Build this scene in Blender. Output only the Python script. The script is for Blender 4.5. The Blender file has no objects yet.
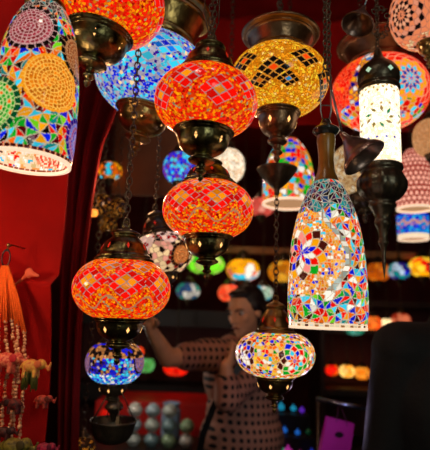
import bpy, bmesh, math, random
import numpy as np
from mathutils import Vector, Matrix, kdtree

PI = math.pi
random.seed(4)
RNG = np.random.default_rng(7)
S = bpy.context.scene
COL = S.collection
RAD = math.radians

# ---------------------------------------------------------------- camera
PITCH = RAD(10.5); ROLL = RAD(2); FPX = 480.0
CAM = Vector((0, 0, 1.5))
FW = Vector((0, math.cos(PITCH), math.sin(PITCH)))
UP = Vector((0, -math.sin(PITCH), math.cos(PITCH)))
RT = Vector((1, 0, 0)) * math.cos(ROLL) + UP * math.sin(ROLL); UP = UP * math.cos(ROLL) - Vector((1, 0, 0)) * math.sin(ROLL)
cd = bpy.data.cameras.new('camera'); cam = bpy.data.objects.new('camera', cd); COL.objects.link(cam)
cam.location = CAM; cam.rotation_euler = Matrix((RT, UP, -FW)).transposed().to_euler()
cd.sensor_fit = 'VERTICAL'; cd.sensor_height = 24; cd.sensor_width = 24
cd.lens = 24 * FPX / 450; cd.clip_start = .02
cd.dof.use_dof = True; cd.dof.focus_distance = 0.95; cd.dof.aperture_fstop = 2.2
S.camera = cam


def at(px, py, D):
    """world point seen at a pixel, at forward (y) distance D"""
    d = FW + RT * ((px - 215) / FPX) + UP * ((225 - py) / FPX)
    return CAM + d * (D / d.y)


def mpp(p):
    """metres per pixel at a point"""
    return (p - CAM).dot(FW) / FPX


# ---------------------------------------------------------------- objects
def link(name, me, mat=None, parent=None):
    o = bpy.data.objects.new(name, me); COL.objects.link(o)
    if mat and not me.materials: me.materials.append(mat)
    if parent: o.parent = parent
    return o


def tag(o, label=None, cat=None, group=None, kind=None):
    if label: o['label'] = label
    if cat: o['category'] = cat
    if group: o['group'] = group
    if kind: o['kind'] = kind
    return o


def empty(name, loc, label, cat, group=None):
    o = bpy.data.objects.new(name, None); COL.objects.link(o); o.location = loc
    o.empty_display_size = .05
    return tag(o, label, cat, group)


# ---------------------------------------------------------------- materials
def lin(h):
    h = h.lstrip('#'); v = [int(h[i:i + 2], 16) / 255 for i in (0, 2, 4)]
    return tuple(((c + .055) / 1.055) ** 2.4 if c > .04045 else c / 12.92 for c in v)


_m = {}


def pm(name, col, rough=.6, metal=0, noise=0, nscale=20, bump=0, bscale=60, col2=None, spec=None, sheen=0):
    if name in _m: return _m[name]
    m = bpy.data.materials.new(name); m.use_nodes = True; nt = m.node_tree
    b = nt.nodes['Principled BSDF']; b.inputs['Roughness'].default_value = rough
    b.inputs['Metallic'].default_value = metal
    if spec is not None: b.inputs['Specular IOR Level'].default_value = spec
    if sheen: b.inputs['Sheen Weight'].default_value = sheen
    c = lin(col) if isinstance(col, str) else col
    b.inputs['Base Color'].default_value = (*c, 1)
    tc = nt.nodes.new('ShaderNodeTexCoord')
    if noise:
        n = nt.nodes.new('ShaderNodeTexNoise'); n.inputs['Scale'].default_value = nscale
        n.inputs['Detail'].default_value = 4
        nt.links.new(tc.outputs['Object'], n.inputs['Vector'])
        r = nt.nodes.new('ShaderNodeValToRGB')
        c2 = lin(col2) if col2 else tuple(x * (1 - noise) for x in c)
        r.color_ramp.elements[0].position = .35; r.color_ramp.elements[0].color = (*c2, 1)
        r.color_ramp.elements[1].position = .65; r.color_ramp.elements[1].color = (*c, 1)
        nt.links.new(n.outputs['Fac'], r.inputs[0]); nt.links.new(r.outputs[0], b.inputs['Base Color'])
    if bump:
        n = nt.nodes.new('ShaderNodeTexNoise'); n.inputs['Scale'].default_value = bscale
        nt.links.new(tc.outputs['Object'], n.inputs['Vector'])
        u = nt.nodes.new('ShaderNodeBump'); u.inputs['Strength'].default_value = bump
        u.inputs['Distance'].default_value = .004
        nt.links.new(n.outputs['Fac'], u.inputs['Height']); nt.links.new(u.outputs[0], b.inputs['Normal'])
    _m[name] = m
    return m


def emis(name, col, st):
    if name in _m: return _m[name]
    m = pm(name, col, .4); b = m.node_tree.nodes['Principled BSDF']
    b.inputs['Emission Color'].default_value = (*(lin(col) if isinstance(col, str) else col), 1)
    b.inputs['Emission Strength'].default_value = st
    return m


def glass_mat(name, st):
    """lit coloured glass: tile colour from the mesh, glowing because of the lamp inside"""
    if name in _m: return _m[name]
    m = bpy.data.materials.new(name); m.use_nodes = True; nt = m.node_tree
    b = nt.nodes['Principled BSDF']
    a = nt.nodes.new('ShaderNodeAttribute'); a.attribute_name = 'tile'
    mx = nt.nodes.new('ShaderNodeVectorMath'); mx.operation = 'SCALE'; mx.inputs['Scale'].default_value = .08
    nt.links.new(a.outputs['Color'], mx.inputs[0]); nt.links.new(mx.outputs[0], b.inputs['Base Color'])
    nt.links.new(a.outputs['Color'], b.inputs['Emission Color'])
    b.inputs['Emission Strength'].default_value = st
    b.inputs['Roughness'].default_value = .15; b.inputs['Specular IOR Level'].default_value = .2
    n = nt.nodes.new('ShaderNodeTexVoronoi'); n.inputs['Scale'].default_value = 160
    tc = nt.nodes.new('ShaderNodeTexCoord'); nt.links.new(tc.outputs['Object'], n.inputs['Vector'])
    u = nt.nodes.new('ShaderNodeBump'); u.inputs['Strength'].default_value = .2; u.inputs['Distance'].default_value = .001
    nt.links.new(n.outputs['Distance'], u.inputs['Height']); nt.links.new(u.outputs[0], b.inputs['Normal'])
    _m[name] = m
    return m


BRASS = pm('dark_brass', (.30, .25, .10), .3, 1, .65, 40, .35, 90, col2='#241c10')
GOLD = pm('warm_brass', (.42, .27, .09), .3, 1, .5, 30, .3, 80)
IRON = pm('blackened_metal', (.13, .105, .07), .33, .8, .4, 40, .3, 80)
COPPER = pm('antique_copper', (.30, .17, .09), .34, .95, .5, 30, .35, 80)
CHAIN = pm('chain_metal', (.13, .10, .07), .4, .9)
STEEL = pm('steel_rod', (.35, .38, .4), .3, 1)
G1 = glass_mat('lit_mosaic_glass', .95)
GHI = glass_mat('bright_mosaic_glass', 1.1)
GLO = glass_mat('dim_mosaic_glass', .55)


# ---------------------------------------------------------------- mesh helpers
def grid_mesh(name, V, nu, nv, wrap=True, smooth=True):
    """V: (nv+1, nu(+1 if not wrap), 3)"""
    rows, cols = V.shape[0], V.shape[1]
    me = bpy.data.meshes.new(name)
    co = V.reshape(-1, 3).astype(np.float32)
    j, i = np.meshgrid(np.arange(rows - 1), np.arange(cols if wrap else cols - 1), indexing='ij')
    i2 = (i + 1) % cols
    f = np.stack([j * cols + i, j * cols + i2, (j + 1) * cols + i2, (j + 1) * cols + i], -1).reshape(-1, 4)
    me.vertices.add(len(co)); me.vertices.foreach_set('co', co.ravel())
    me.loops.add(f.size); me.loops.foreach_set('vertex_index', f.ravel().astype(np.int32))
    me.polygons.add(len(f)); me.polygons.foreach_set('loop_start', np.arange(0, f.size, 4, dtype=np.int32))
    me.polygons.foreach_set('use_smooth', np.full(len(f), smooth, dtype=bool))
    me.update(calc_edges=True)
    return me


def resample(prof, n):
    p = np.array(prof, float); d = np.r_[0, np.cumsum(np.hypot(*np.diff(p, axis=0).T))]
    s = np.linspace(0, d[-1], n)
    return np.interp(s, d, p[:, 0]), np.interp(s, d, p[:, 1]), s


def smooth_prof(pts, k=8):
    """Catmull-Rom through (r,z) points"""
    P = [np.array(p, float) for p in pts]; P = [2 * P[0] - P[1]] + P + [2 * P[-1] - P[-2]]; out = []
    for a in range(1, len(P) - 2):
        for t in np.linspace(0, 1, k, endpoint=False):
            p0, p1, p2, p3 = P[a - 1:a + 3]
            q = .5 * (2 * p1 + (p2 - p0) * t + (2 * p0 - 5 * p1 + 4 * p2 - p3) * t * t + (3 * p1 - p0 - 3 * p2 + p3) * t ** 3)
            out.append((max(q[0], 0), q[1]))
    out.append(tuple(pts[-1]))
    return out


def lathe(name, prof, sc=1, n=40, mat=None, parent=None, bead=None, flute=None, z0=0, sharp=False):
    """prof list of (r, z) metres*sc; bead: (profile index list, count, amplitude)"""
    p = np.array(prof, float) * sc
    ph = np.linspace(0, 2 * PI, n, endpoint=False)
    r = np.repeat(p[:, :1], n, 1)
    if bead:
        for k in bead[0]: r[k] += bead[2] * sc * (.5 + .5 * np.cos(bead[1] * ph))
    if flute:
        for k in flute[0]: r[k] *= 1 + flute[2] * np.abs(np.sin(flute[1] * ph / 2))
    V = np.stack([r * np.cos(ph), r * np.sin(ph), np.repeat(p[:, 1:], n, 1) + z0], -1)
    me = grid_mesh(name, V, n, len(p), smooth=not sharp)
    return link(name, me, mat, parent)


def bm_obj(name, bm, mat, parent=None, smooth=True):
    me = bpy.data.meshes.new(name); bm.to_mesh(me); bm.free()
    if smooth:
        for p in me.polygons: p.use_smooth = True
    return link(name, me, mat, parent)


def add_box(bm, c, size, rz=0, bev=0):
    g = bmesh.ops.create_cube(bm, size=1)
    M = Matrix.Translation(c) @ Matrix.Rotation(rz, 4, 'Z') @ Matrix.Diagonal((*size, 1))
    bmesh.ops.transform(bm, matrix=M, verts=g['verts'])
    if bev:
        es = list({e for v in g['verts'] for e in v.link_edges})
        bmesh.ops.bevel(bm, geom=es, offset=bev, segments=2, affect='EDGES')


def box(name, c, size, mat, parent=None, rz=0, bev=.004):
    bm = bmesh.new(); add_box(bm, Vector(c), size, rz, bev)
    return bm_obj(name, bm, mat, parent, False)


def add_tube(bm, pts, r, n=6, r2=None):
    pts = [Vector(p) for p in pts]; rings = []
    L = len(pts)
    for i, p in enumerate(pts):
        t = (pts[min(i + 1, L - 1)] - pts[max(i - 1, 0)]).normalized()
        a = t.cross(Vector((0, 0, 1)))
        if a.length < .05: a = t.cross(Vector((0, 1, 0)))
        a.normalize(); b = t.cross(a)
        rr = r if r2 is None else r + (r2 - r) * i / (L - 1)
        rings.append([bm.verts.new(p + a * rr * math.cos(2 * PI * k / n) + b * rr * math.sin(2 * PI * k / n)) for k in range(n)])
    for A, B in zip(rings, rings[1:]):
        for k in range(n): bm.faces.new((A[k], A[(k + 1) % n], B[(k + 1) % n], B[k]))
    bm.faces.new(rings[0][::-1]); bm.faces.new(rings[-1])


def add_ring(bm, c, R, r, rot=Matrix(), n=14, m=5, sx=1, sz=1):
    vs = []
    for i in range(n):
        a = 2 * PI * i / n; row = []
        for j in range(m):
            b = 2 * PI * j / m
            p = Vector(((R + r * math.cos(b)) * math.cos(a) * sx, r * math.sin(b), (R + r * math.cos(b)) * math.sin(a) * sz))
            row.append(bm.verts.new(Vector(c) + rot @ p))
        vs.append(row)
    for i in range(n):
        for j in range(m):
            bm.faces.new((vs[i][j], vs[i][(j + 1) % m], vs[(i + 1) % n][(j + 1) % m], vs[(i + 1) % n][j]))


def chain_obj(a, b, parent, L=.019, mat=None, w=.0016):
    """chain of links from a up to b, world points; parent sits untilted"""
    bm = bmesh.new(); a = Vector(a); b = Vector(b); d = b - a; n = max(1, int(d.length / (L * .78)))
    q = Vector((0, 0, 1)).rotation_difference(d.normalized()).to_matrix().to_4x4()
    for i in range(n):
        c = a + d * ((i + .5) / n) - parent.location
        add_ring(bm, c, L * .32, w, q @ Matrix.Rotation((i % 2) * PI / 2 + .3, 4, 'Z'), 8, 4, 1, 1.55)
    return bm_obj('chain', bm, mat or CHAIN, parent)


# ---------------------------------------------------------------- mosaic glass
class Glass:
    """surface of revolution with every face given the colour of its glass piece"""
    def __init__(s, prof, sc, n=300, rows=110, seed=1):
        s.r, s.z, s.s = resample(prof, rows + 1); s.r *= sc; s.z *= sc; s.s *= sc; s.sc = sc; s.n = n
        ph = np.linspace(0, 2 * PI, n, endpoint=False)
        s.ph = ph
        rc = (s.r[1:] + s.r[:-1]) / 2; zc = (s.z[1:] + s.z[:-1]) / 2; sc_ = (s.s[1:] + s.s[:-1]) / 2
        pc = ph + PI / n
        s.F_r = np.repeat(rc[:, None], n, 1); s.F_z = np.repeat(zc[:, None], n, 1); s.F_s = np.repeat(sc_[:, None], n, 1)
        s.F_ph = np.repeat(pc[None], rows, 0)
        s.len = s.s[-1]; s.C = np.ones(s.F_r.shape + (3,)); s.rng = np.random.default_rng(seed)
        s.big = np.zeros(s.F_r.shape, bool)
        s.rmax = s.r.max(); s.face = 270

    def loc(s, deg, v):
        """local metric coordinates around a point: deg to the right of the camera-facing meridian, v up the profile"""
        d = (s.F_ph - RAD(s.face + deg) + PI) % (2 * PI) - PI
        return d * s.F_r, s.F_s - v * s.len

    def vor(s, e, pal, mortar, gap, mask=None, var=.25):
        """irregular pieces; e spacing relative to the radius; pal = [(weight, colour)]"""
        e *= s.sc; pts = []; rng = s.rng
        for sv in np.arange(e * .3, s.len, e):
            r = np.interp(sv, s.s, s.r); k = max(3, int(2 * PI * r / e))
            a = (np.arange(k) + rng.uniform(-.38, .38, k) + rng.uniform()) * 2 * PI / k
            q = sv + rng.uniform(-.38, .38, k) * e
            rr = np.interp(q, s.s, s.r); zz = np.interp(q, s.s, s.z)
            pts.append(np.stack([rr * np.cos(a), rr * np.sin(a), zz], -1))
        pts = np.concatenate(pts); kd = kdtree.KDTree(len(pts))
        for i, p in enumerate(pts): kd.insert(p, i)
        kd.balance()
        w = np.array([x[0] for x in pal], float); w /= w.sum()
        cols = np.array([x[1] for x in pal], float)[rng.choice(len(pal), len(pts), p=w)]
        cols = cols * rng.uniform(1 - var, 1 + var * .6, (len(pts), 1))
        m = np.ones(s.F_r.shape, bool) if mask is None else mask
        X = np.stack([s.F_r * np.cos(s.F_ph), s.F_r * np.sin(s.F_ph), s.F_z], -1)[m]
        out = np.empty_like(X); g = gap * s.sc; mo = np.array(mortar)
        for i, x in enumerate(X):
            a, b = kd.find_n(x, 2)
            out[i] = mo if b[2] - a[2] < g else cols[a[1]]
        s.C[m] = out

    def tri(s, N, e, pal, mortar, gap, mask=None, var=.2, square=False, s0=0):
        """warped triangle tiling, N columns around, rows e high"""
        a = s.F_ph / (2 * PI) * N; b = (s.F_s - s0) / (e * s.sc)
        if not square:
            a = a + .20 * np.sin(b * 2.3 + 1) + .22 * np.sin(s.F_ph * 5 + b * 1.1)
            b = b + .25 * np.sin(s.F_ph * 7 + 2) + .22 * np.sin(s.F_ph * 3 + 1)
        ia, ib = np.floor(a), np.floor(b); fa, fb = a - ia, b - ib
        side = np.zeros_like(fa); edge = np.minimum(np.minimum(fa, 1 - fa), np.minimum(fb, 1 - fb))
        if not square:
            flip = (np.mod(ia * 7 + ib * 3, 5) < 2.5)
            fa2 = np.where(flip, 1 - fa, fa)
            side = (fa2 + fb > 1).astype(float); edge = np.minimum(edge, np.abs(fa2 + fb - 1) * .7)
        h = np.sin(np.mod(ia, N) * 12.9898 + ib * 78.233 + side * 37.719) * 43758.5453; h = h - np.floor(h)
        w = np.array([x[0] for x in pal], float); w = np.cumsum(w / w.sum())
        t = h
        c = np.array([x[1] for x in pal], float)[np.minimum(np.searchsorted(w, t), len(pal) - 1)]
        c = c * (1 - var + 1.5 * var * ((h * 917.3) % 1))[..., None]
        c = np.where((edge < gap)[..., None], np.array(mortar), c)
        m = np.ones(s.F_r.shape, bool) if mask is None else mask
        s.C[m] = c[m]

    def diamond(s, deg, v, hw, hh, n, cmid, cout, mortar, gap=.08, alt=None):
        x, y = s.loc(deg, v); x = x / (hw * s.sc); y = y / (hh * s.sc)
        a = (x + y) * n / 2; b = (x - y) * n / 2        # +-n/2 inside
        m = (np.abs(a) < n / 2) & (np.abs(b) < n / 2)
        ia = np.floor(a + n / 2); ib = np.floor(b + n / 2); fa = a + n / 2 - ia; fb = b + n / 2 - ib
        e = np.minimum(np.minimum(fa, 1 - fa), np.minimum(fb, 1 - fb))
        k = (n - 1) / 2; mid = (np.abs(ia - k) < .6) & (np.abs(ib - k) < .6)
        c = np.where(mid[..., None], np.array(cmid), np.array(cout))
        if alt is not None:
            od = np.mod(ia + ib, 2) == 1
            c = np.where((od & ~mid)[..., None], np.array(alt), c)
        rv = 1 + .25 * np.sin(ia * 5.1 + ib * 3.7 + deg)
        c = c * rv[..., None]
        c = np.where((e < gap)[..., None], np.array(mortar), c)
        s.C[m] = c[m]

    def rosette(s, deg, v, R, a, tl, cols, mortar, gap=.16, border=None, swirl=.0, speck=None):
        x, y = s.loc(deg, v); r = np.hypot(x, y) / s.sc; th = np.arctan2(y, x)
        rr = r + swirl * a * (th / (2 * PI) + .5)
        k = np.floor(rr / a); fr = rr / a - k
        nt = np.maximum(1, np.round(2 * PI * (k + .5) * a / tl)); u = th / (2 * PI) * nt + k * .37
        fu = u - np.floor(u)
        e = np.minimum(np.minimum(fr, 1 - fr) * 1, np.minimum(fu, 1 - fu) * tl / a)
        C = np.array(cols, float)[(k % len(cols)).astype(int)]
        h = np.mod(np.floor(u) * 37 + k * 91, 17) / 17
        C = C * (.8 + .4 * h)[..., None]
        if speck is not None: C = np.where((h < .22)[..., None], np.array(speck), C)
        C = np.where((e < gap)[..., None], np.array(mortar), C)
        m = r < R
        s.C[m] = C[m]
        if border is not None:
            bc, bw, bl = border; ntb = round(2 * PI * (R + bw / 2) / bl); ub = th / (2 * PI) * ntb; f = ub - np.floor(ub)
            mb = (r >= R) & (r < R + bw)
            cb = np.where(((f < .14) | (r < R + bw * .12))[..., None], np.array(mortar), np.array(bc) * np.ones(s.C.shape))
            s.C[mb] = cb[mb]

    def flower(s, deg, v, R, nr, n, cols, mortar, gap=.1):
        x, y = s.loc(deg, v); r = np.hypot(x, y) / s.sc / R * nr; th = np.arctan2(y, x)
        a = r + n * th / (2 * PI); b = r - n * th / (2 * PI)
        ia, ib = np.floor(a), np.floor(b); fa, fb = a - ia, b - ib
        e = np.minimum(np.minimum(fa, 1 - fa), np.minimum(fb, 1 - fb))
        k = (ia + ib).astype(int)
        m = (k >= -1) & (k < 2 * nr - 1) & (r < nr)
        C = s.C.copy(); keep = np.zeros(m.shape, bool)
        for q in range(-1, 2 * nr):
            cc = cols[min(q + 1, len(cols) - 1)]
            if cc is None: continue
            if not isinstance(cc, list): cc = [cc]
            w = (k == q); keep |= w; hsh = np.mod(ia - ib, 2 * n); hsh = (np.mod(np.sin(hsh * 3.7 + q) * 437.5, 1) * len(cc)).astype(int)
            C[w] = np.array(cc, float)[np.clip(hsh, 0, len(cc) - 1)][w]
        if gap: C = np.where((e < gap)[..., None], np.array(mortar), C)
        m &= keep
        s.C[m] = C[m]

    def build(s, name, mat, parent, relief=0):
        r = np.repeat(s.r[:, None], s.n, 1); z = np.repeat(s.z[:, None], s.n, 1)
        V = np.stack([r * np.cos(s.ph), r * np.sin(s.ph), z], -1)
        me = grid_mesh(name, V, s.n, len(s.r))
        at_ = me.attributes.new('tile', 'FLOAT_COLOR', 'FACE')
        cc = np.clip(s.C.reshape(-1, 3), 0, 4); lum = cc.max(1, keepdims=True); cc = lum * (cc / np.maximum(lum, 1e-4)) ** 1.6 * np.minimum(1, .5 + .5 * lum)
        c = np.concatenate([cc, np.ones((s.C.size // 3, 1))], 1).astype(np.float32)
        at_.data.foreach_set('color', c.ravel())
        return link(name, me, mat, parent)


def globe_prof(k=.66, cut=.55, n=40, p=.8, cut_b=None):
    """oblate globe profile from bottom to top, R=1"""
    t1 = math.acos(cut ** (1 / p)); t0 = math.acos((cut_b or cut) ** (1 / p))
    return [(math.cos(t) ** p, k * math.sin(t)) for t in np.linspace(-t0, t1, n)]


# colours of glass (linear)
RED = (.95, .035, .015); DRED = (.55, .01, .008); ORG = (1.0, .30, .012); AMB = (1.0, .54, .02); YEL = (1.0, .72, .10)
GOLDG = (.95, .48, .05); WHT = (1, .95, .85); CRM = (1, .78, .5); PNK = (1, .35, .25); BLU = (.02, .06, .8); DBL = (.02, .015, .3)
CYA = (.12, .75, .9); TEA = (.02, .35, .35); GRN = (.03, .5, .06); BLK = (.012, .008, .006); BRN = (.12, .03, .02); PUR = (.3, .05, .35)
LIME = (.35, .8, .05); GRY = (.4, .38, .36); PEACH = (1, .45, .25)


# ---------------------------------------------------------------- caps
TOPCAP = smooth_prof([(.585, -.03), (.60, .0), (.585, .035), (.555, .05), (.56, .075), (.53, .10), (.50, .13), (.475, .2), (.43, .29),
                      (.35, .37), (.285, .42), (.27, .45), (.30, .475), (.30, .50), (.26, .53), (.18, .56), (.10, .585), (.07, .61), (.0, .615)], 4)
WIDECAP = smooth_prof([(.57, -.05), (.62, -.02), (.63, .02), (.59, .05), (.60, .10), (.63, .12), (.63, .15), (.66, .24), (.71, .36), (.75, .43), (.79, .45), (.79, .475), (.86, .49), (.90, .515), (.90, .55), (.86, .575), (.70, .58), (.4, .60), (.2, .64), (.08, .70), (0, .70)], 4)
BOTCAP = smooth_prof([(.56, .03), (.595, .0), (.60, -.03), (.57, -.055), (.575, -.08), (.54, -.11), (.53, -.15), (.51, -.26), (.45, -.37),
                      (.34, -.46), (.235, -.51), (.20, -.54), (.235, -.58), (.27, -.61), (.25, -.65), (.16, -.69), (.10, -.71),
                      (.0, -.72)], 4)
FINIAL = smooth_prof([(.09, .02), (.085, -.05), (.07, -.08), (.105, -.12), (.11, -.15), (.07, -.19), (.045, -.21), (.065, -.25), (.05, -.30), (.015, -.34), (0, -.345)], 3)


def rows_near(prof, vals, tol):
    return [i for i, (r, z) in enumerate(prof) if any(abs(z - v) < tol for v in vals) and r > .4]


def cutouts(parent, rz, n, size, ph0, mat, name='glow_inlay', n_obj=False):
    """glowing diamond inlays on a solid cap, standing in for lamp light through openings: rz function angle->(r,z) lower/upper"""
    (r0, z0), (r1, z1) = rz; bm = bmesh.new()
    def P(u, v):
        r = r0 + (r1 - r0) * v; z = z0 + (z1 - z0) * v
        return Vector(((r + .0012) * math.cos(u / r), (r + .0012) * math.sin(u / r), z))
    q = [P(0, 0), P(size, .5), P(0, 1), P(-size, .5)]
    c = Vector((1, 0, 0))
    top = [bm.verts.new(p) for p in q]; bot = [bm.verts.new(p - c * .003) for p in q]
    bm.faces.new(top); bm.faces.new(bot[::-1])
    for i in range(4): bm.faces.new((top[i], bot[i], bot[(i + 1) % 4], top[(i + 1) % 4]))
    o = bm_obj(name, bm, mat, parent, False); o.rotation_euler.z = ph0
    for k in range(1, n):
        d = o.copy(); COL.objects.link(d); d.parent = parent; d.rotation_euler.z = ph0 + 2 * PI * k / n


CEIL = 3.1
GLOWA = emis('inlay_glow_amber', (1, .5, .15), 1.6)
GLOWR = emis('inlay_glow_red', (.8, .03, .01), .3)


def globe_lamp(px, py, w, D, label, paint, name='mosaic_globe_lantern', mat=G1, tilt=0, k=.66, cut=.55, capmat=None,
               topscale=1.0, botscale=1.0, top_h=1.0, chain_to=CEIL, group=None, finial=True, hi=True, p=.8,
               holes=True, pitch=0, cutb=None, chains=1, cat='hanging lamp', cup=None, wide=False):
    c = at(px, py, D); R = w / 2 * mpp(c)
    root = empty(name, c, label, cat, group)
    rot = (RAD(pitch), RAD(tilt), 0)
    n, rows = (300, 110) if hi else (96, 36)
    G = Glass(globe_prof(k, cut, p=p, cut_b=cutb), R, n, rows, seed=int(px * 7 + py)); G.face = math.degrees(math.atan2(-c.y, -c.x)); paint(G)
    cm = capmat or BRASS
    g = G.build('glass_globe', mat, root); g.rotation_euler = rot
    zt = G.z[-1]; zb = G.z[0]
    seg = 96 if hi else 24
    tp = [(r * topscale * (1 if cut <= .6 else 1), z * top_h) for r, z in (WIDECAP if wide else TOPCAP)]
    t = lathe('top_cap', [(r * cut / .55, z) for r, z in tp], R, seg, cm, root, (rows_near(TOPCAP, [0], .03), 44, .022), z0=zt)
    b = lathe('bottom_cap', [(r * botscale * (cutb or cut) / .55, z * botscale) for r, z in BOTCAP], R, seg, cm, root,
              (rows_near(BOTCAP, [-.03], .03), 44, .022), z0=zb)
    t.rotation_euler = rot; b.rotation_euler = rot
    if finial:
        f = lathe('finial', FINIAL, R * botscale, 20, cm, b, z0=zb - .71 * R * botscale)
    if holes and hi:
        cb = (cutb or cut) / .55 * botscale
        cutouts(b, ((.475 * cb * R, zb - .33 * R * botscale), (.515 * cb * R, zb - .20 * R * botscale)), 6, .035 * R, -PI / 2 + .05 + px, GLOWA)
        ct = cut / .55 * topscale
        if not wide: cutouts(t, ((.485 * ct * R, zt + .19 * R * top_h), (.425 * ct * R, zt + .30 * R * top_h)), 7, .03 * R, -PI / 2 + .4 + px, GLOWR)
    if chain_to:
        M = Matrix.Rotation(RAD(tilt), 4, 'Y') @ Matrix.Rotation(RAD(pitch), 4, 'X')
        tp_ = c + M @ Vector((0, 0, zt + .60 * R * top_h))
        if hi:
            bm = bmesh.new(); add_ring(bm, tp_ - c + Vector((0, 0, R * .06)), R * .07, R * .022)
            bm_obj('hanging_ring', bm, cm, root)
        tgt = Vector((tp_.x, tp_.y, chain_to))
        ch = chain_obj(tp_ + Vector((0, 0, R * .05)), tgt, root, .019 if hi else .03)
        if cup:
            q = at(px, cup, D)
            cu = lathe('chain_cup', smooth_prof([(.0, -.052), (.006, -.05), (.008, -.035), (.016, -.028), (.032, -.012), (.046, .008), (.052, .016), (.052, .02), (.046, .018), (.030, -.002), (.012, -.018), (0, -.02)], 3), 1, 40, IRON, root)
            cu.location = Vector((tp_.x, tp_.y, q.z)) - c
        if chains == 3:
            bm = bmesh.new()
            for q in (-1, 1):
                top = tgt + Vector((q * .02, .012 * q, 0)) - c
                add_tube(bm, [tp_ - c, tp_ - c + Vector((q * .014, .012 * q, .05)), top], .0012, 5)
            bm_obj('support_wire', bm, CHAIN, root)
    return root


# paint schemes ----------------------------------------------------------------
MORT = (.62, .42, .36)


def paint_red(G, ph=0, mort=(.42, .38, .36)):
    G.vor(.047, [(5, (1, .42, .012)), (6.5, RED), (1.6, AMB), (2, (1, .16, .02)), (.8, DRED), (.7, (.45, .4, .25))], (.8, .15, .04), .006, var=.3)
    # scrolls of small red pieces bounding the field
    x, y = G.loc(0, .5)
    for i in range(10):
        hi_ = i % 2
        G.diamond(ph + i * 36, .58 if hi_ else .40, .38, .29, 3, (1, .42, .02), RED, mort, .055)
    m = G.F_s > .93 * G.len
    G.tri(60, .055, [(1, RED), (1, ORG)], mort, .1, m, square=True)


def paint_red_grid(G, ph=0):
    G.vor(.047, [(5.5, (1, .42, .012)), (6, RED), (1.8, AMB), (2, (1, .16, .02)), (.8, DRED), (.7, (.45, .4, .25))], (.8, .15, .04), .006, var=.3)
    for i in range(8):
        G.diamond(ph + i * 45, .56, .44, .34, 4, (1, .42, .02), RED, (.42, .36, .33), .055)
    for i in range(8):
        G.diamond(ph + 22.5 + i * 45, .80, .24, .17, 2, ORG, RED, (.5, .42, .38), .09)
    # curving double line of silvery mortar between the fields
    x = (G.F_ph + RAD(ph)) * 8; s0 = (.30 + .09 * np.cos(x)) * G.len
    m = np.abs(G.F_s - s0) < .018 * G.sc * 1.2
    G.C[m] = (.6, .34, .2)


def paint_blue(G):
    G.vor(.055, [(2.6, (.55, .52, .6)), (3.4, BLU), (3, CYA), (1, (.1, .02, .4)), (.6, CRM), (1, (.15, .35, .85))], (.5, .5, .55), .006)
    for i in range(9):
        G.diamond(8 + i * 40, .60, .32, .2, 3, BLU, CYA, (.55, .6, .65), .08, alt=(.02, .3, .75))
    for i in range(9):
        G.diamond(28 + i * 40, .42, .26, .16, 2, CYA, BLU, (.55, .55, .6), .08, alt=(.05, .1, .5))
    m = (G.F_s > .93 * G.len)
    G.tri(50, .06, [(1, CYA), (1, (.4, .6, .8))], (.6, .35, .15), .1, m, square=True)


def paint_yellow(G):
    G.vor(.05, [(5, GOLDG), (3, YEL), (2, (.75, .33, .02)), (.7, (1, .75, .3))], (.6, .27, .02), .008)
    for i in range(10):
        hi_ = i % 2
        G.diamond(-6 + i * 36, .60 if hi_ else .45, .33, .22, 3, (.9, .16, .02), BLK, (.7, .38, .1), .085)
    for i in range(10):
        if i % 2: G.diamond(-6 + i * 36, .86, .22, .13, 2, BLK, BLK, (.7, .38, .1), .09)
        if i % 3 != 1: G.diamond(12 + i * 36, .33, .24, .16, 3, (.8, .3, .05) if i % 2 else (.05, .3, .5), BLK, (.7, .38, .1), .085)


def paint_bw(G):
    G.vor(.16, [(5, BLK), (2.2, CRM), (1.5, (.9, .5, .4)), (1, (.45, .02, .02))], (.62, .42, .3), .018)
    for d, v in ((-35, .72), (-75, .62), (20, .83)):
        G.vor(.15, [(4, (1, .7, .58)), (1.6, (.6, .03, .03)), (1.2, BRN)], (.75, .6, .55), .018, (np.hypot(*G.loc(d, v)) < .35 * G.sc))
    for d, v in ((38, .36), (115, .5), (-70, .3)):
        G.rosette(d, v, .30, .07, .075, [(.95, .5, .22), (.85, .38, .15)], (.4, .16, .06), .12, (BLK, .1, .12))


def paint_multi(G):
    G.vor(.085, [(3, YEL), (3, ORG), (2.4, WHT), (1.5, RED), (1.2, GRN), (1.2, BLU), (1, CYA), (1.4, (.25, .02, .02)), (1.5, AMB), (1, (1, .7, .4))],
          (.9, .6, .35), .012)
    G.flower(28, .45, .55, 3, 8, [BLU, [RED, ORG], [BLU, WHT, CYA], [BRN, GRN, RED], [GRN, BLU, BRN], None, None], (.9, .7, .5), .1)
    G.flower(-52, .5, .5, 3, 8, [BLU, [WHT, BRN], [RED, BRN, WHT], [WHT, BLU], [BRN, WHT], None, None], (.8, .6, .5), .1)


def paint_bluetan(G):
    G.vor(.10, [(3, BLU), (2.5, (.65, .35, .15)), (2, CYA), (1.6, (.75, .6, .6)), (1, DBL), (1.2, (.3, .5, .9)), (1, BLK)], (.12, .06, .06), .012)
    for d, v in ((62, .55), (-75, .5)):
        G.rosette(d, v, .36, .06, .07, [(.6, .35, .35), (.35, .25, .5)], (.1, .05, .08), .14, (BLK, .07, .09))
    m = G.F_s > .62 * G.len
    G.vor(.13, [(3, (.65, .35, .15)), (2, BLK), (1, BLU)], (.1, .06, .05), .015, m)
    G.vor(.09, [(2, WHT), (3, CYA), (3, BLU)], (.2, .3, .6), .012, G.F_s < .3 * G.len)


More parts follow.
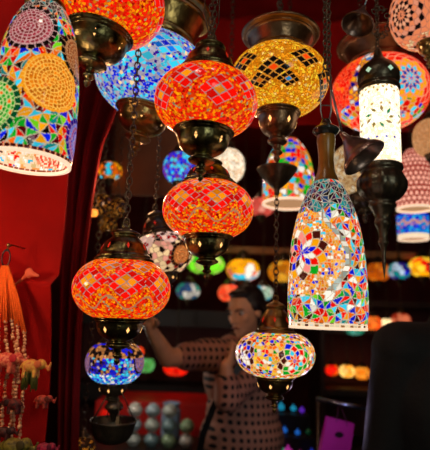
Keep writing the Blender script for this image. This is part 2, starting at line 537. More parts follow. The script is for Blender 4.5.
def paint_swirl(G):
    G.vor(.085, [(3, RED), (3, (1, .1, .03)), (1, ORG)], (1, .3, .15), .01)
    for d, v in ((35, .42), (-110, .5), (160, .5)):
        G.flower(d, v, .78, 5, 11, [BLU, CYA, (.03, .15, .5), CYA, AMB, AMB, RED, (1, .12, .04), RED, RED], (1, .45, .3), .1)
    x, y = G.loc(-22, .5)
    m = np.abs(x / G.sc - .16 * np.sin(y / G.sc * 3)) < .15
    G.vor(.10, [(3, AMB), (2, (.05, .35, .6)), (2, WHT), (1, DBL), (1, ORG)], (.5, .2, .15), .02, m)
    m = (G.F_s < .18 * G.len)
    G.vor(.12, [(3, AMB), (2, GRN), (2, CYA), (1, BLU), (2, RED)], (.9, .5, .3), .02, m)


def paint_peach(G):
    G.vor(.09, [(4, PEACH), (2, CRM), (1, (.8, .3, .15))], (.6, .25, .15), .01)
    for d, v in ((-42, .36), (55, .30), (-140, .5), (160, .6)):
        G.flower(d, v, .80, 5, 12, [BLK, PEACH, BLK, (1, .6, .4), BLK, PEACH, (.95, .5, .35), BLK, PEACH, PEACH], (.7, .35, .25), .07)


def paint_beads(G, a=(1, .62, .50), b=(.45, .07, .05)):
    """round beads: pale discs set on a darker ground"""
    e = .29
    A = G.F_ph / (2 * PI) * 22; B = G.F_s / (e * G.sc); A = A + .5 * (np.floor(B) % 2)
    d = np.hypot(A - np.floor(A) - .5, B - np.floor(B) - .5)
    G.C[:] = np.where((d < .36)[..., None], np.array(a), np.array(b))


def paint_simple(pal, e=.16, mortar=(.3, .15, .08), gap=.02):
    def f(G): G.vor(e, pal, mortar, gap)
    return f

# ---------------------------------------------------------------- near lanterns
globe_lamp(108, 2, 114, .87, 'large red-orange mosaic globe lantern cut by the top edge, left of the blue one', lambda G: paint_red(G, 20),
           tilt=9, k=.7, botscale=.96)
globe_lamp(153, 78, 116, 1.16, 'blue, turquoise and white mosaic globe lantern with wide brass top cap', paint_blue, tilt=10, k=.7,
           topscale=.86, capmat=GOLD, top_h=1.25, botscale=.8, wide=True)
globe_lamp(206, 103, 103, .84, 'red-orange mosaic globe lantern in top centre hanging on three thin lines',
           lambda G: paint_red(G, 14), tilt=2, chains=3, k=.66, top_h=1.2, botscale=.95)
globe_lamp(208, 210, 91, .98, 'red-orange mosaic globe lantern directly below the top centre one', lambda G: paint_red_grid(G, 10), tilt=-1,
           botscale=.9)
globe_lamp(122, 289, 97, .99, 'red-orange mosaic globe lantern lowest of the red ones, hung on long chain', lambda G: paint_red_grid(G, 4),
           tilt=0, botscale=.88, capmat=BRASS, top_h=1.15)
globe_lamp(162, 254, 62, 1.36, 'black and peach mosaic globe lantern half hidden behind two red ones', paint_bw, tilt=-12, k=.72,
           capmat=IRON, mat=glass_mat('soft_mosaic_glass', .8), top_h=1.35, botscale=.7)
globe_lamp(279, 82, 98, 1.04, 'golden yellow mosaic globe lantern with black diamond clusters', paint_yellow, tilt=1, k=.70, p=.85, cut=.6,
           wide=True, topscale=.82, botscale=1, cutb=.40, capmat=COPPER, mat=G1, top_h=.85)
globe_lamp(275, 354, 79, 1.20, 'multicoloured mosaic globe lantern with tile flowers in front of the woman', paint_multi, k=.58, p=.7,
           topscale=.84, botscale=.85, chain_to=CEIL, top_h=1.35, capmat=GOLD, cup=176)
globe_lamp(115, 362, 58, 1.36, 'small blue and tan mosaic globe lantern under the lowest red one', paint_bluetan, k=.74,
           botscale=.9, capmat=IRON, p=.75)
globe_lamp(380, 94, 95, 1.42, 'red mosaic globe lantern with blue flowers behind the white cylinder lantern', paint_swirl, k=.74, cut=.62,
           topscale=.86, capmat=COPPER, botscale=.5, top_h=.9, wide=True)
globe_lamp(427, 14, 72, 1.15, 'peach globe lantern with black dart pattern in the top right corner', paint_peach, k=.92, p=.7, cut=.4,
           capmat=GOLD, botscale=.7, mat=glass_mat('soft_mosaic_glass', .8))


# ---------------------------------------------------------------- bell and cylinder lanterns
def shell_prof(outer, th):
    """outer profile top->bottom; returned as closed wall: inner top .. inner bottom, rim, outer bottom .. outer top"""
    inner = [(r - th, z) for r, z in outer]
    return inner[:-1] + [(inner[-1][0], inner[-1][1])] + outer[::-1]


def bell(px, py_top, py_bot, outer_px, D, label, paint, inner_paint, name='mosaic_bell_lantern', tilt=0, mat=G1, inner_mat=GHI, cat='hanging lamp'):
    """outer_px: half widths in pixels by row; placed by its vertical axis at the column px"""
    c = at(px, (py_top + py_bot) / 2, D); root = empty(name, c, label, cat)
    base = at(px, py_bot, D).z
    pr = [(hw * mpp(at(px, y, D)), at(px, y, D).z - c.z) for y, hw in outer_px]
    sp = smooth_prof(pr, 8)[::-1]                       # bottom -> top
    G = Glass(sp, 1, 330, 170, seed=int(px)); G.sc = max(p[0] for p in pr); G.face = math.degrees(math.atan2(-c.y, -c.x)); paint(G, pr, c)
    g = G.build('glass_shade', mat, root); g.rotation_euler.y = RAD(tilt)
    ip = [(max(r - .004, .002), z) for r, z in sp]
    I = Glass(ip, 1, 200, 80, seed=3); I.sc = G.sc; inner_paint(I)
    i = I.build('inner_glass', inner_mat, g)
    r0 = sp[0][0]
    bm = bmesh.new(); n = 90
    rg = [[bm.verts.new((r * math.cos(2 * PI * k / n), r * math.sin(2 * PI * k / n), z)) for k in range(n)]
          for r, z in ((r0 - .0045, sp[0][1] + .003), (r0 - .0045, sp[0][1] - .002), (r0 + .001, sp[0][1] - .002), (r0 + .001, sp[0][1] + .003))]
    for a in range(4):
        A, B = rg[a], rg[(a + 1) % 4]
        for k in range(n): bm.faces.new((A[k], A[(k + 1) % n], B[(k + 1) % n], B[k]))
    bm_obj('rim', bm, emis('lit_rim_glass', (1, .72, .5), .9), g)
    return root, c, pr, g


MULTI = [(3, RED), (3, BLU), (2.5, CYA), (2.5, GRN), (3.5, ORG), (2, AMB), (1.6, WHT), (1.5, BRN), (1, LIME), (.8, TEA)]
DARKMULTI = [(3, GRN), (3, AMB), (2.6, BLU), (2.6, CYA), (2.2, RED), (2, ORG), (1.6, (.16, .01, .02)), (1.4, BLK), (.8, LIME), (.8, (.2, .02, .08)), (.6, TEA)]


def paint_bell_left(G, pr, c):
    G.tri(30, .22, DARKMULTI, (.68, .6, .45), .036)
    G.tri(30, .17, [(3, BLK), (1, (.12, .01, .05)), (1, TEA), (.6, ORG)], (.6, .5, .42), .06, G.F_s > .86 * G.len)
    sq = (BLK, .12, .17)
    G.rosette(-22, .73, .50, .085, .11, [(.30, .01, .03), (.45, .08, .12)], (.72, .48, .46), .15, sq, swirl=1)
    G.rosette(20, .41, .60, .085, .10, [(.75, .28, .015), (.85, .36, .03)], (1, .66, .2), .13, (GOLDG, .07, .1), swirl=1)
    G.rosette(-55, .24, .56, .09, .12, [(.02, .42, .05), (.04, .5, .08)], (.70, .75, .4), .15, ((.0, .12, .05), .13, .16), swirl=1, speck=ORG)
    G.rosette(66, .64, .46, .085, .10, [(.40, .15, .05), (.30, .11, .04)], (.6, .36, .2), .14, sq, swirl=1)
    G.rosette(78, .15, .42, .085, .09, [(.08, .03, .45), (.40, .06, .25), (.15, .3, .7)], (.5, .35, .5), .14, (DBL, .13, .15), swirl=1)
    G.rosette(150, .6, .5, .085, .1, [(.1, .1, .6), (.3, .3, .6)], (.6, .5, .5), .13, sq)
    G.tri(44, .12, [(1, (.10, .01, .01)), (1, (.16, .02, .02))], (.9, .5, .3), .07, G.F_s < .12 * G.sc, square=True)


def paint_inner(I):
    I.tri(30, .2, [(4, WHT), (2, (1, .5, .2)), (1.6, (.9, .7, .4)), (1, CYA), (1, (.6, .5, .2)), (1.4, BRN), (1, RED), (.7, BLU)], (1, .75, .55), .09)
    I.rosette(170, .12, .35, .09, .12, [(1, .15, .08), (1, .4, .25)], (1, .8, .6), .14)
    I.tri(44, .12, [(1, (.4, .12, .06)), (1, (.5, .2, .1))], (1, .75, .6), .1, I.F_s < .10 * I.sc, square=True)


BELL_L = [(8, 17), (14, 22), (28, 29), (48, 35), (75, 39.5), (100, 42), (130, 43.5), (150, 43.5), (163, 42)]
root, c, pr, g = bell(37, 8, 160, BELL_L, .76, 'tall bell-shaped mosaic lantern with tile spirals in the top left corner', paint_bell_left, paint_inner, tilt=1)
zt = pr[0][1]
lathe('top_cap', smooth_prof([(.030, -.006), (.034, .0), (.034, .006), (.028, .012), (.022, .02), (.019, .05), (.024, .065), (.017, .075), (.010, .09), (.0, .10)], 4),
      1, 60, GOLD, root, z0=zt)
p0 = c + Vector((0, 0, zt + .09)); chain_obj(p0, (p0.x, p0.y, CEIL), root)


def paint_bell_right(G, pr, c):
    sc = G.sc
    G.tri(34, .18, MULTI, (.70, .62, .50), .045)
    y = G.F_s / G.len
    x, yy = G.loc(-38, .50)
    # field of tiny amber pieces around the flower, bounded by a winding white line
    d = (G.F_ph - RAD(G.face) + PI) % (2 * PI) - PI
    line = RAD(8) + .42 * np.sin((y - .25) * 8.5)
    field = (d < line) & (d > RAD(-100)) & (y > .2) & (y < .74)
    G.vor(.075, [(4, AMB), (3, ORG), (2, WHT), (1, (.9, .5, .2)), (.8, BLU), (.6, CYA)], (.85, .62, .4), .012, field)
    G.flower(-40, .46, .86, 3, 11, [BLU, [BLU, RED, WHT], [RED, WHT, BLU, BRN, (1, .4, .35)], [BRN, WHT, BLU, (1, .45, .4), RED, AMB], [BRN, AMB, RED, WHT, GRN], None], (.8, .62, .45), .07)
    m = (np.abs(d - line) < .08) & (y > .2) & (y < .76)
    G.tri(26, .15, [(2, WHT), (2, (.5, .55, .5))], (.5, .4, .3), .09, m, square=True)
    m = (y > .755 + .03 * np.sin(d * 5))
    G.tri(26, .2, [(3, BLK), (2, (.1, .02, .1)), (2, TEA), (1, (.25, .03, .03)), (1, (.05, .1, .2))], (.55, .50, .42), .055, m)
    G.tri(50, .11, [(3, WHT), (2, (.5, .3, .15)), (1, BRN), (2, (.9, .8, .6))], (1, .8, .6), .12, G.F_s < .13 * sc, square=True)
    G.vor(.10, [(2, GRY), (2, TEA), (1, RED)], (.6, .5, .4), .02, y > .965)


BELL_R = [(182, 12), (188, 17), (198, 22), (213, 28), (230, 32.5), (250, 36), (280, 38.5), (308, 39.5), (328, 38)]
root, c, pr, g = bell(327, 182, 328, BELL_R, .90, 'tall bell-shaped mosaic lantern with star flower, hanging in front on the right', paint_bell_right, paint_inner, tilt=0)
zt = pr[0][1]; u = mpp(c)
W = pm('turned_wood', '#b5802f', .3, 0, .5, 12, 0, col2='#7a5420')
lathe('wooden_neck', [(r * u, z * u) for r, z in smooth_prof([(11, -2), (12.5, 0), (11, 6), (9, 12), (8, 22), (8.3, 32), (9.6, 45), (9, 50)], 4)], 1, 50, W, root, z0=zt)
lathe('glass_collar', [(r * u, (z + 50) * u) for r, z in smooth_prof([(8.5, 0), (12.5, 3), (14, 6), (11, 9), (7, 12), (5, 16), (4, 18), (0, 19)], 4)], 1, 50,
      pm('dark_red_glass_collar', '#3a1712', .15, 0, .6, 30, 0, col2='#2c3a36', spec=.8), root, z0=zt)
bm = bmesh.new(); q0 = Vector((0, 0, zt + 66 * u))
for k in (-1, 1):
    add_tube(bm, [q0 + Vector((k * 3 * u, 0, 0)), q0 + Vector((k * 5.5 * u, 0, 12 * u)), q0 + Vector((k * 5.5 * u, 0, 50 * u)), q0 + Vector((k * 1 * u, 0, 62 * u))], .0014, 6)
add_tube(bm, [q0 + Vector((-5.5 * u, 0, 18 * u)), q0 + Vector((5.5 * u, 0, 18 * u))], .0012, 5)
bm_obj('hanger', bm, STEEL, root)
p0 = c + q0 + Vector((0, 0, 60 * u)); chain_obj(p0, (p0.x, p0.y, CEIL), root, .016)


# white cylinder pendant
def paint_cyl(G, pr, c):
    G.vor(.16, [(6, (1, .93, .8)), (3, (1, .85, .62)), (2, (1, 1, .95))], (.85, .66, .42), .02)
    for dg, v in ((0, .55), (-95, .5), (100, .55)):
        for k in range(9):
            a = 2 * PI * k / 9
            x, y = G.loc(dg + 34 * math.cos(a), v + .105 * math.sin(a)); ca, sa = math.cos(a + .4), math.sin(a + .4)
            x, y = x / G.sc, y / G.sc; uu, vv = x * ca + y * sa, -x * sa + y * ca
            G.C[(np.abs(uu) / .20 + np.abs(vv) / .085) < 1] = ((.25, .2, .08), (.05, .22, .12), (.3, .22, .1))[k % 3]
    for k in range(14):
        for v in (.93, .96, .89, .72, .3):
            x, y = G.loc(k * 25.7 + v * 400, v); x, y = x / G.sc, y / G.sc
            G.C[(np.abs(x) + np.abs(y)) < .085] = (.45, .33, .16) if v != .3 else (.1, .15, .4)


c = at(380, 128, 1.10); u = mpp(c)
root = empty('white_cylinder_lantern', c, 'white glass cylinder lantern with black metal cap and long drop below', 'hanging lamp')
pr = [(17.5 * u, -40 * u), (19 * u, -36 * u), (19.2 * u, 0), (19.2 * u, 36 * u), (18 * u, 41 * u)]
G = Glass(pr, 1, 240, 120, seed=5); G.sc = 19.2 * u; G.face = math.degrees(math.atan2(-c.y, -c.x)); paint_cyl(G, pr, c)
G.build('glass_cylinder', glass_mat('white_lit_glass', 1.8), root)
lathe('top_cap', [(r * u, z * u) for r, z in smooth_prof([(18, 38), (20.5, 40), (20.5, 43), (19, 46), (20.5, 50), (20.5, 58), (16, 66), (9, 72), (5, 78), (3, 85), (0, 88)], 4)], 1, 60, IRON, root)
cutouts(root, ((20.7 * u, 52 * u), (20.4 * u, 58 * u)), 6, 3 * u, -PI / 2 + .25, emis('inlay_glow_green', (.5, .8, .55), .7))
b = lathe('bottom_cap', [(r * u, z * u) for r, z in smooth_prof([(17, -38), (20, -40), (20.5, -44), (19, -46), (20, -50), (22.5, -56), (22, -64), (17, -72), (12, -76), (13, -80), (10, -85), (7, -92), (8, -97), (5, -104), (4, -112), (5, -116), (2.5, -122), (1.6, -138), (0, -152)], 3)], 1, 60, IRON, root,
      flute=(range(12, 24), 12, .06))
chain_obj(c + Vector((0, 0, 86 * u)), (c.x, c.y, CEIL), root, .017)


# small tilted metal bells
def metal_bell(px, py, D, sc, axis, label, L, rodaxis=None):
    c = at(px, py, D); root = empty('metal_bell_canopy', c, label, 'metal bell')
    pr = smooth_prof([(.0, .052), (.006, .050), (.009, .036), (.014, .026), (.024, .012), (.035, -.006), (.046, -.018), (.050, -.026), (.051, -.030), (.047, -.029),
                      (.042, -.018), (.030, -.003), (.018, .012), (.0, .022)], 4)
    b = lathe('bell_body', pr, sc, 60, pm('aged_bell_metal', '#a08478', .32, .8, .5, 25, .3, 60, col2='#5c4840'), root)
    b.rotation_euler = Vector(axis).to_track_quat('Z', 'Y').to_euler()
    M = b.rotation_euler.to_matrix()
    a = M @ Vector((0, 0, .048 * sc)); top = a + Vector(rodaxis or axis).normalized() * L
    bm = bmesh.new(); add_tube(bm, [a, top], .0022, 8); bm_obj('rod', bm, STEEL, root)
    chain_obj(c + top, (c.x + top.x, c.y + top.y, CEIL), root, .014)
    return root


metal_bell(356, 149, .80, .80, (-.55, .25, .8), 'dark flared metal bell tilted on a steel rod beside the white cylinder lantern', .105, (-.22, 0, 1))
r_ = metal_bell(360, 18, 1.0, .74, (.30, .15, .85), 'dark flared metal bell at the top edge above the white cylinder lantern', .06)
bm = bmesh.new(); c_ = at(380, 22, 1.0) - r_.location
for k in range(11):
    a = -PI * .75 + k * 1.5 * PI / 10
    add_ring(bm, c_ + Vector((.018 * math.cos(a), 0, .036 * math.sin(a))), .0055, .0015, Matrix.Rotation(a + PI / 2, 4, 'Y') @ Matrix.Rotation((k % 2) * PI / 2, 4, 'X'), 8, 4, 1.3, 1)
bm_obj('link_loop', bm, CHAIN, r_)

# ---------------------------------------------------------------- second rank lanterns (lower detail)
LOWM = {}


def small(px, py, w, D, label, pal, k=.66, e=.22, mat=G1, chain_to=CEIL, name='mosaic_globe_lantern', tilt=0, mortar=(.3, .15, .08), cm=IRON, bs=.8, p=.8, group=None, gap=.02):
    return globe_lamp(px, py, w, D, label, paint_simple(pal, e, mortar, gap), name, mat, tilt, k, .5, cm, 1, bs, 1, chain_to, group, True, False, p, False)


small(180, 168, 34, 1.9, 'small bright blue mosaic globe lantern left of the upper red lantern cap', [(3, BLU), (3, CYA), (1, PUR), (1, (.1, .3, .9))], .95, .2, GHI)
small(432, 138, 37, 1.6, 'plain cream glass globe lantern at the right edge', [(1, (1, .62, .35))], 1.0, .1, GLO, mortar=(.9, .5, .25), p=.6)
small(364, 170, 70, 1.80, 'cream crackle glass globe lantern low behind the tilted metal bell', [(2, (1, .75, .45)), (1, (1, .9, .7))], .8, .12, GLO, mortar=(.6, .35, .15))
small(228, 166, 34, 1.75, 'white glass globe lantern peeking out right of the upper red lantern cap', [(2, (1, .9, .75)), (1, (1, .8, .6))], 1.05, .2, GHI, mortar=(.7, .5, .3))
small(110, 171, 24, 2.2, 'small amber lantern with blue top glowing in the dark left of the long chain', [(4, ORG), (2, AMB), (1, CYA)], .75, .5, G1)


def shade(px, y0, y1, hw, D, label, pal, e, name='mosaic_bell_lantern', mat=G1, beads=None, rim=True, mortar=(.6, .4, .25), cm=IRON, cat='hanging lamp', painter=None):
    c = at(px, (y0 + y1) / 2, D); root = empty(name, c, label, cat)
    pr = [(h * mpp(at(px, y, D)), at(px, y, D).z - c.z) for y, h in hw]
    sp = smooth_prof(pr, 6)[::-1]
    G = Glass(sp, 1, 110, 60, seed=int(px)); G.sc = max(p[0] for p in pr)
    if painter: painter(G)
    else: G.vor(e, pal, mortar, .02)
    g = G.build('glass_shade', mat, root)
    I = Glass([(r - .004, z) for r, z in sp], 1, 60, 24); I.sc = G.sc; I.C[:] = (.6, .4, .25)
    I.build('inner_glass', mat, g)
    n = 48; bm = bmesh.new(); r0, z0 = sp[0]
    rg = [[bm.verts.new((r * math.cos(2 * PI * k / n), r * math.sin(2 * PI * k / n), z)) for k in range(n)] for r, z in
          ((r0 - .006, z0 + .004), (r0 - .006, z0 - .004), (r0 + .002, z0 - .004), (r0 + .002, z0 + .004))]
    for a in range(4):
        A, B = rg[a], rg[(a + 1) % 4]
        for k in range(n): bm.faces.new((A[k], A[(k + 1) % n], B[(k + 1) % n], B[k]))
    bm_obj('rim', bm, emis('lit_rim_glass', (1, .72, .5), .9), g)
    rt, z_t = sp[-1]
    lathe('top_cap', [(rt * a, b * rt) for a, b in smooth_prof([(1.0, -.05), (1.15, 0), (1.1, .2), (.8, .5), (.4, .8), (.3, 1.1), (.0, 1.2)], 3)], 1, 24, cm, root, z0=z_t)
    chain_obj(c + Vector((0, 0, z_t + rt * 1.15)), (c.x, c.y, CEIL), root, .026)
    return root, c


shade(289, 140, 206, [(140, 8), (148, 15), (160, 21), (178, 25), (195, 26.5), (204, 26)], 1.75,
      'multicoloured mosaic bell lantern behind the hanging chain cup', [(3, ORG), (3, AMB), (2, RED), (1.5, CYA), (1.5, GRN), (1, BLU), (1.5, WHT)], .2)
shade(414, 150, 211, [(150, 6), (158, 12), (170, 15.5), (185, 17), (200, 17.5), (209, 17.5)], 1.9,
      'pink beaded glass bell lantern at the right edge above the blue cylinder', None, .2, name='beaded_bell_lantern', painter=paint_beads)


def paint_bluecyl(G):
    G.vor(.2, [(2, (.02, .3, .8)), (2, (.05, .55, .85)), (1, BLU), (.7, (.5, .3, .5))], (.05, .2, .6), .02)
    b = np.abs(G.F_s / G.len - (.62 + .06 * np.sin(G.F_ph * 9))) < .05; G.C[b] = (.75, .45, .35)
    G.C[G.F_s < .17 * G.len] = (1, .85, .65); G.C[G.F_s > .9 * G.len] = (.05, .05, .7)


shade(413, 215, 239, [(215, 15), (222, 15.2), (231, 15), (239, 14.5)], 2.2, 'short blue glass cylinder lantern with white lower edge at right', None, .2,
      name='blue_cylinder_lantern', mat=G1, painter=paint_bluecyl)

# ---------------------------------------------------------------- far rows of lanterns
BEAM_Z = at(250, 251, 3.6).z
FAR = [  # px, py, w, D, k, top z, label, palette
    (243, 270, 33, 3.55, .66, 'oval lantern with amber, pink and teal patches glowing above the woman', [(3, AMB), (2, WHT), (1.5, PNK), (1, CYA)], 1.0, None),
    (206, 264, 37, 3.5, .55, 'lime green lantern glowing behind the bottom cap of a red one', [(3, (.35, .9, .08)), (1, (.1, .6, .05)), (1, (.7, .8, .3))], .8, None),
    (188, 291, 24, 3.15, .7, 'small teal and white lantern over the dark shelf', [(2, (.1, .5, .4)), (1.5, WHT), (1, (.1, .2, .35))], .45, None),
    (229, 293, 22, 3.45, .8, 'small salmon lantern just above the hair of the woman', [(1, (1, .18, .08)), (1, (1, .3, .15))], .9, None),
    (263, 293, 20, 3.45, .72, 'small whitish teal lantern right of the head of the woman', [(2, (.6, .75, .6)), (1, CYA), (1, WHT)], .6, None),
    (284, 272, 32, 3.6, .7, 'amber lantern partly behind the hanging chain, left of the tall bell lantern', [(2, (.9, .4, .03)), (1, (1, .6, .1))], .55, None),
    (261, 207, 26, 3.0, .7, 'soft pink lantern left of the multicoloured bell lantern', [(1, (1, .25, .2)), (1, (1, .5, .4))], .6, None),
    (378, 272, 24, 3.35, .78, 'orange-brown lantern right of the tall bell lantern', [(2, (.8, .25, .02)), (1, (1, .4, .05))], .55, None),
    (399, 271, 22, 3.1, .78, 'dark teal and blue lantern between two orange ones', [(2, TEA), (1, BLU), (1, (.6, .7, .8)), (1, DBL)], .7, None),
    (423, 267, 28, 3.6, .72, 'yellow-orange lantern with red end at the right edge', [(3, AMB), (1, RED), (1, YEL)], .9, None),
]
for px, py, w, D, k, label, pal, st, _ in FAR:
    small(px, py, w, D, label, pal, k, .45, glass_mat('far_lit_glass_%d' % int(st * 100), st * 1.25), CEIL, bs=.7)

# ---------------------------------------------------------------- the stall
def struct(name, c, size, mat):
    o = box(name, c, size, mat, bev=0); o['kind'] = 'structure'; return o


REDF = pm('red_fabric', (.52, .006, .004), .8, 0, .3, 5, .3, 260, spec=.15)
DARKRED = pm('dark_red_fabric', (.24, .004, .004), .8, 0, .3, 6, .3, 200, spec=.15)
DARKW = pm('dark_stained_wood', '#1b0f0a', .5, 0, .4, 14, .2, 50)
TANW = pm('tan_wood', '#b98350', .6, 0, .35, 9, .2, 40)
BLACKC = pm('black_cloth', '#08080b', .85, 0, .3, 30, .3, 200)
struct('floor', (.3, 2, -.05), (5, 7.4, .1), pm('floor_boards', '#2a1c14', .5, 0, .4, 8, .2, 30))
struct('ceiling', (.3, 2, CEIL + .05), (5, 7.4, .1), DARKRED)
struct('wall_back', (.3, 5.65, 1.55), (5, .1, 3.1), pm('back_wall_red', (.16, .006, .006), .8, 0, .5, 4))
struct('wall_left', (-2.15, 2, 1.55), (.1, 7.4, 3.1), pm('side_wall_dark', '#1a0d0b', .8, 0, .3, 4))
struct('wall_right', (2.75, 2, 1.55), (.1, 7.4, 3.1), pm('side_wall_dark', '#1a0d0b'))


def cloth(name, x0, x1, z0, z1, yfun, mat, nx=120, nz=120, parent=None, th=.004, xfun=None):
    xs = np.linspace(0, 1, nx + 1); zs = np.linspace(0, 1, nz + 1); A, B = np.meshgrid(xs, zs)
    X = x0 + (x1 - x0) * A; Z = z0 + (z1 - z0) * B
    if xfun is not None: X = X + xfun(A, B)
    Y = yfun(A, B, X, Z)
    me = grid_mesh(name, np.stack([X, Y, Z], -1), nx, nz, wrap=False)
    o = link(name, me, mat, parent)
    m = o.modifiers.new('thickness', 'SOLIDIFY'); m.thickness = th
    return o


# drape across the stall above the lanterns
cloth('red_drape', -2.05, 2.65, 2.47, 3.095, lambda A, B, X, Z: 2.36 + .035 * np.sin(X * 9 + .6 * np.sin(Z * 4)) * (1.1 - B) + .02 * np.sin(X * 23 + 1), REDF, 260, 30,
      xfun=None)
tag(bpy.data.objects['red_drape'], 'deep red cloth drape stretched below the ceiling behind the upper lanterns', 'drape')

# near curtain on the left: flat panel with a folded ledge
P1, P2 = at(8, 256, 1.25), at(62, 277, 1.25); slope = (P2.z - P1.z) / (P2.x - P1.x)


def y_near(A, B, X, Z):
    zl = P1.z + slope * (X - P1.x) + .008 * np.sin(X * 30)
    t = zl - Z                                          # below the fold
    out = np.where(t < 0, np.exp(t * 9) * .0, 0) + np.where(t >= 0, np.clip(t / .03, 0, 1) * np.exp(-np.clip(t - .03, 0, 9) / .12) * .06, 0)
    fade = np.clip((X - P1.x + .10) / .08, 0, 1)
    return 1.25 - out * fade + .012 * np.sin(X * 16 + Z * 1.5) + .006 * np.sin(X * 37 - Z * 3) + .006 * np.sin(Z * 14 + X * 9)


xa, xb = at(-80, 250, 1.25).x, at(61, 250, 1.25).x
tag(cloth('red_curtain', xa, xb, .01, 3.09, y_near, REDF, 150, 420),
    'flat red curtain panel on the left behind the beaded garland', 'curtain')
xc, xd = at(58, 250, 1.42).x, at(92, 250, 1.42).x


edge_r = sorted((at(px, py, 1.46).z, at(px, py, 1.46).x) for px, py in ((150, 20), (134, 80), (120, 110), (104, 150), (95, 200), (87, 260), (82, 330), (79, 400), (78, 450)))
edge_l = sorted((at(px, py, 1.46).z, at(px, py, 1.46).x) for px, py in ((66, 20), (64, 150), (60, 260), (59, 350), (58, 450)))


def x_edge(A, B):
    Z = .01 + 3.08 * B
    l = np.interp(Z, [q[0] for q in edge_l], [q[1] for q in edge_l]); r = np.interp(Z, [q[0] for q in edge_r], [q[1] for q in edge_r])
    return l + A * (r - l)


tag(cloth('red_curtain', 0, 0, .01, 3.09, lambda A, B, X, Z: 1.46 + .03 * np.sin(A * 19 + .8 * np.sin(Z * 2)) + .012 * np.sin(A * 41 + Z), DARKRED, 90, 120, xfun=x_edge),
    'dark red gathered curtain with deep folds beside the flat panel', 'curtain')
# cloth knot on the curtain
kc = at(29, 273, 1.17); kn = empty('cloth_knot', kc, 'red knotted cloth tie with a frayed end on the flat red curtain', 'cloth tie')


def blobs(name, parts, voxel, mat, parent, sm=6):
    """one continuous surface grown from tapered limbs and ellipsoids; parts in world space: ('c',a,b,ra,rb) or ('e',centre,(rx,ry,rz),euler)"""
    bm = bmesh.new(); off = parent.location if parent else Vector()
    for p in parts:
        if p[0] == 'c':
            a, b = Vector(p[1]) - off, Vector(p[2]) - off; d = b - a; L = max(d.length, 1e-5)
            q = Vector((0, 0, 1)).rotation_difference(d.normalized() if d.length > 1e-5 else Vector((0, 0, 1))).to_matrix().to_4x4()
            g = bmesh.ops.create_uvsphere(bm, u_segments=20, v_segments=14, radius=1)
            sx = p[5] if len(p) > 5 else 1
            for v in g['verts']:
                z = v.co.z; r = p[4] if z > 0 else p[3]
                v.co = Vector((v.co.x * r * sx, v.co.y * r, z * r + (L if z > .001 else (0 if z < -.001 else 0))))
            # equator belongs to the lower half: add the upper ring too
            bmesh.ops.transform(bm, matrix=Matrix.Translation(a) @ q, verts=g['verts'])
        else:
            g = bmesh.ops.create_uvsphere(bm, u_segments=24, v_segments=16, radius=1)
            e = p[3] if len(p) > 3 else (0, 0, 0)
            M = Matrix.Translation(Vector(p[1]) - off) @ Matrix([[1 if i == j else 0 for j in range(4)] for i in range(4)])
            from mathutils import Euler
            M = M @ Euler(e).to_matrix().to_4x4() @ Matrix.Diagonal((*p[2], 1))
            bmesh.ops.transform(bm, matrix=M, verts=g['verts'])
    o = bm_obj(name, bm, mat, parent)
    m = o.modifiers.new('skin', 'REMESH'); m.mode = 'VOXEL'; m.voxel_size = voxel; m.use_smooth_shade = True
    if sm:
        s_ = o.modifiers.new('smooth', 'SMOOTH'); s_.iterations = sm; s_.factor = .5
    return o


blobs('knot', [('e', kc, (.010, .008, .013)), ('c', kc, kc + Vector((.022, 0, -.006)), .008, .004), ('c', kc, kc + Vector((-.02, .01, -.016)), .007, .003),
               ('c', kc + Vector((-.02, .01, -.016)), kc + Vector((-.045, .03, -.03)), .004, .003)], .0018, pm('tie_cloth', (.9, .14, .06), .7), kn, 2)

# ---------------------------------------------------------------- beaded garland on the left
gc = at(6, 258, 1.14); gar = empty('beaded_garland', gc, 'hanging garland of orange cords, pearl beads and little cloth charms on black ring', 'hanging ornament')
bm = bmesh.new(); add_ring(bm, Vector((0, 0, .0)), .0155, .0022, Matrix(), 30, 8, .62, 1.25)
bm_obj('black_ring', bm, pm('black_ring_plastic', '#0b0a0a', .3), gar)
hk = gc + Vector((-.001, 0, .022)); bm = bmesh.new()
add_tube(bm, [Vector((0, 0, .017)), Vector((.0, .006, .027)), Vector((.002, .02, .034)), Vector((.002, .10, .036))], .0022, 8)
g_ = bmesh.ops.create_uvsphere(bm, u_segments=12, v_segments=8, radius=.0045); bmesh.ops.translate(bm, vec=(.0, .004, .032), verts=g_['verts'])
bm_obj('brass_hook', bm, GOLD, gar)
ORC = pm('orange_cord', (1.0, .15, .02), .8, 0, .15, 200, .3, 600, spec=.1)
PEARL = pm('pearl_bead', (.95, .55, .28), .25, 0, .5, 90, 0, col2='#a8401c')
cord_end = [(-16, 330), (-9, 325), (-2, 328), (5, 322), (11, 320), (17, 326), (24, 332)]
strand_x = []
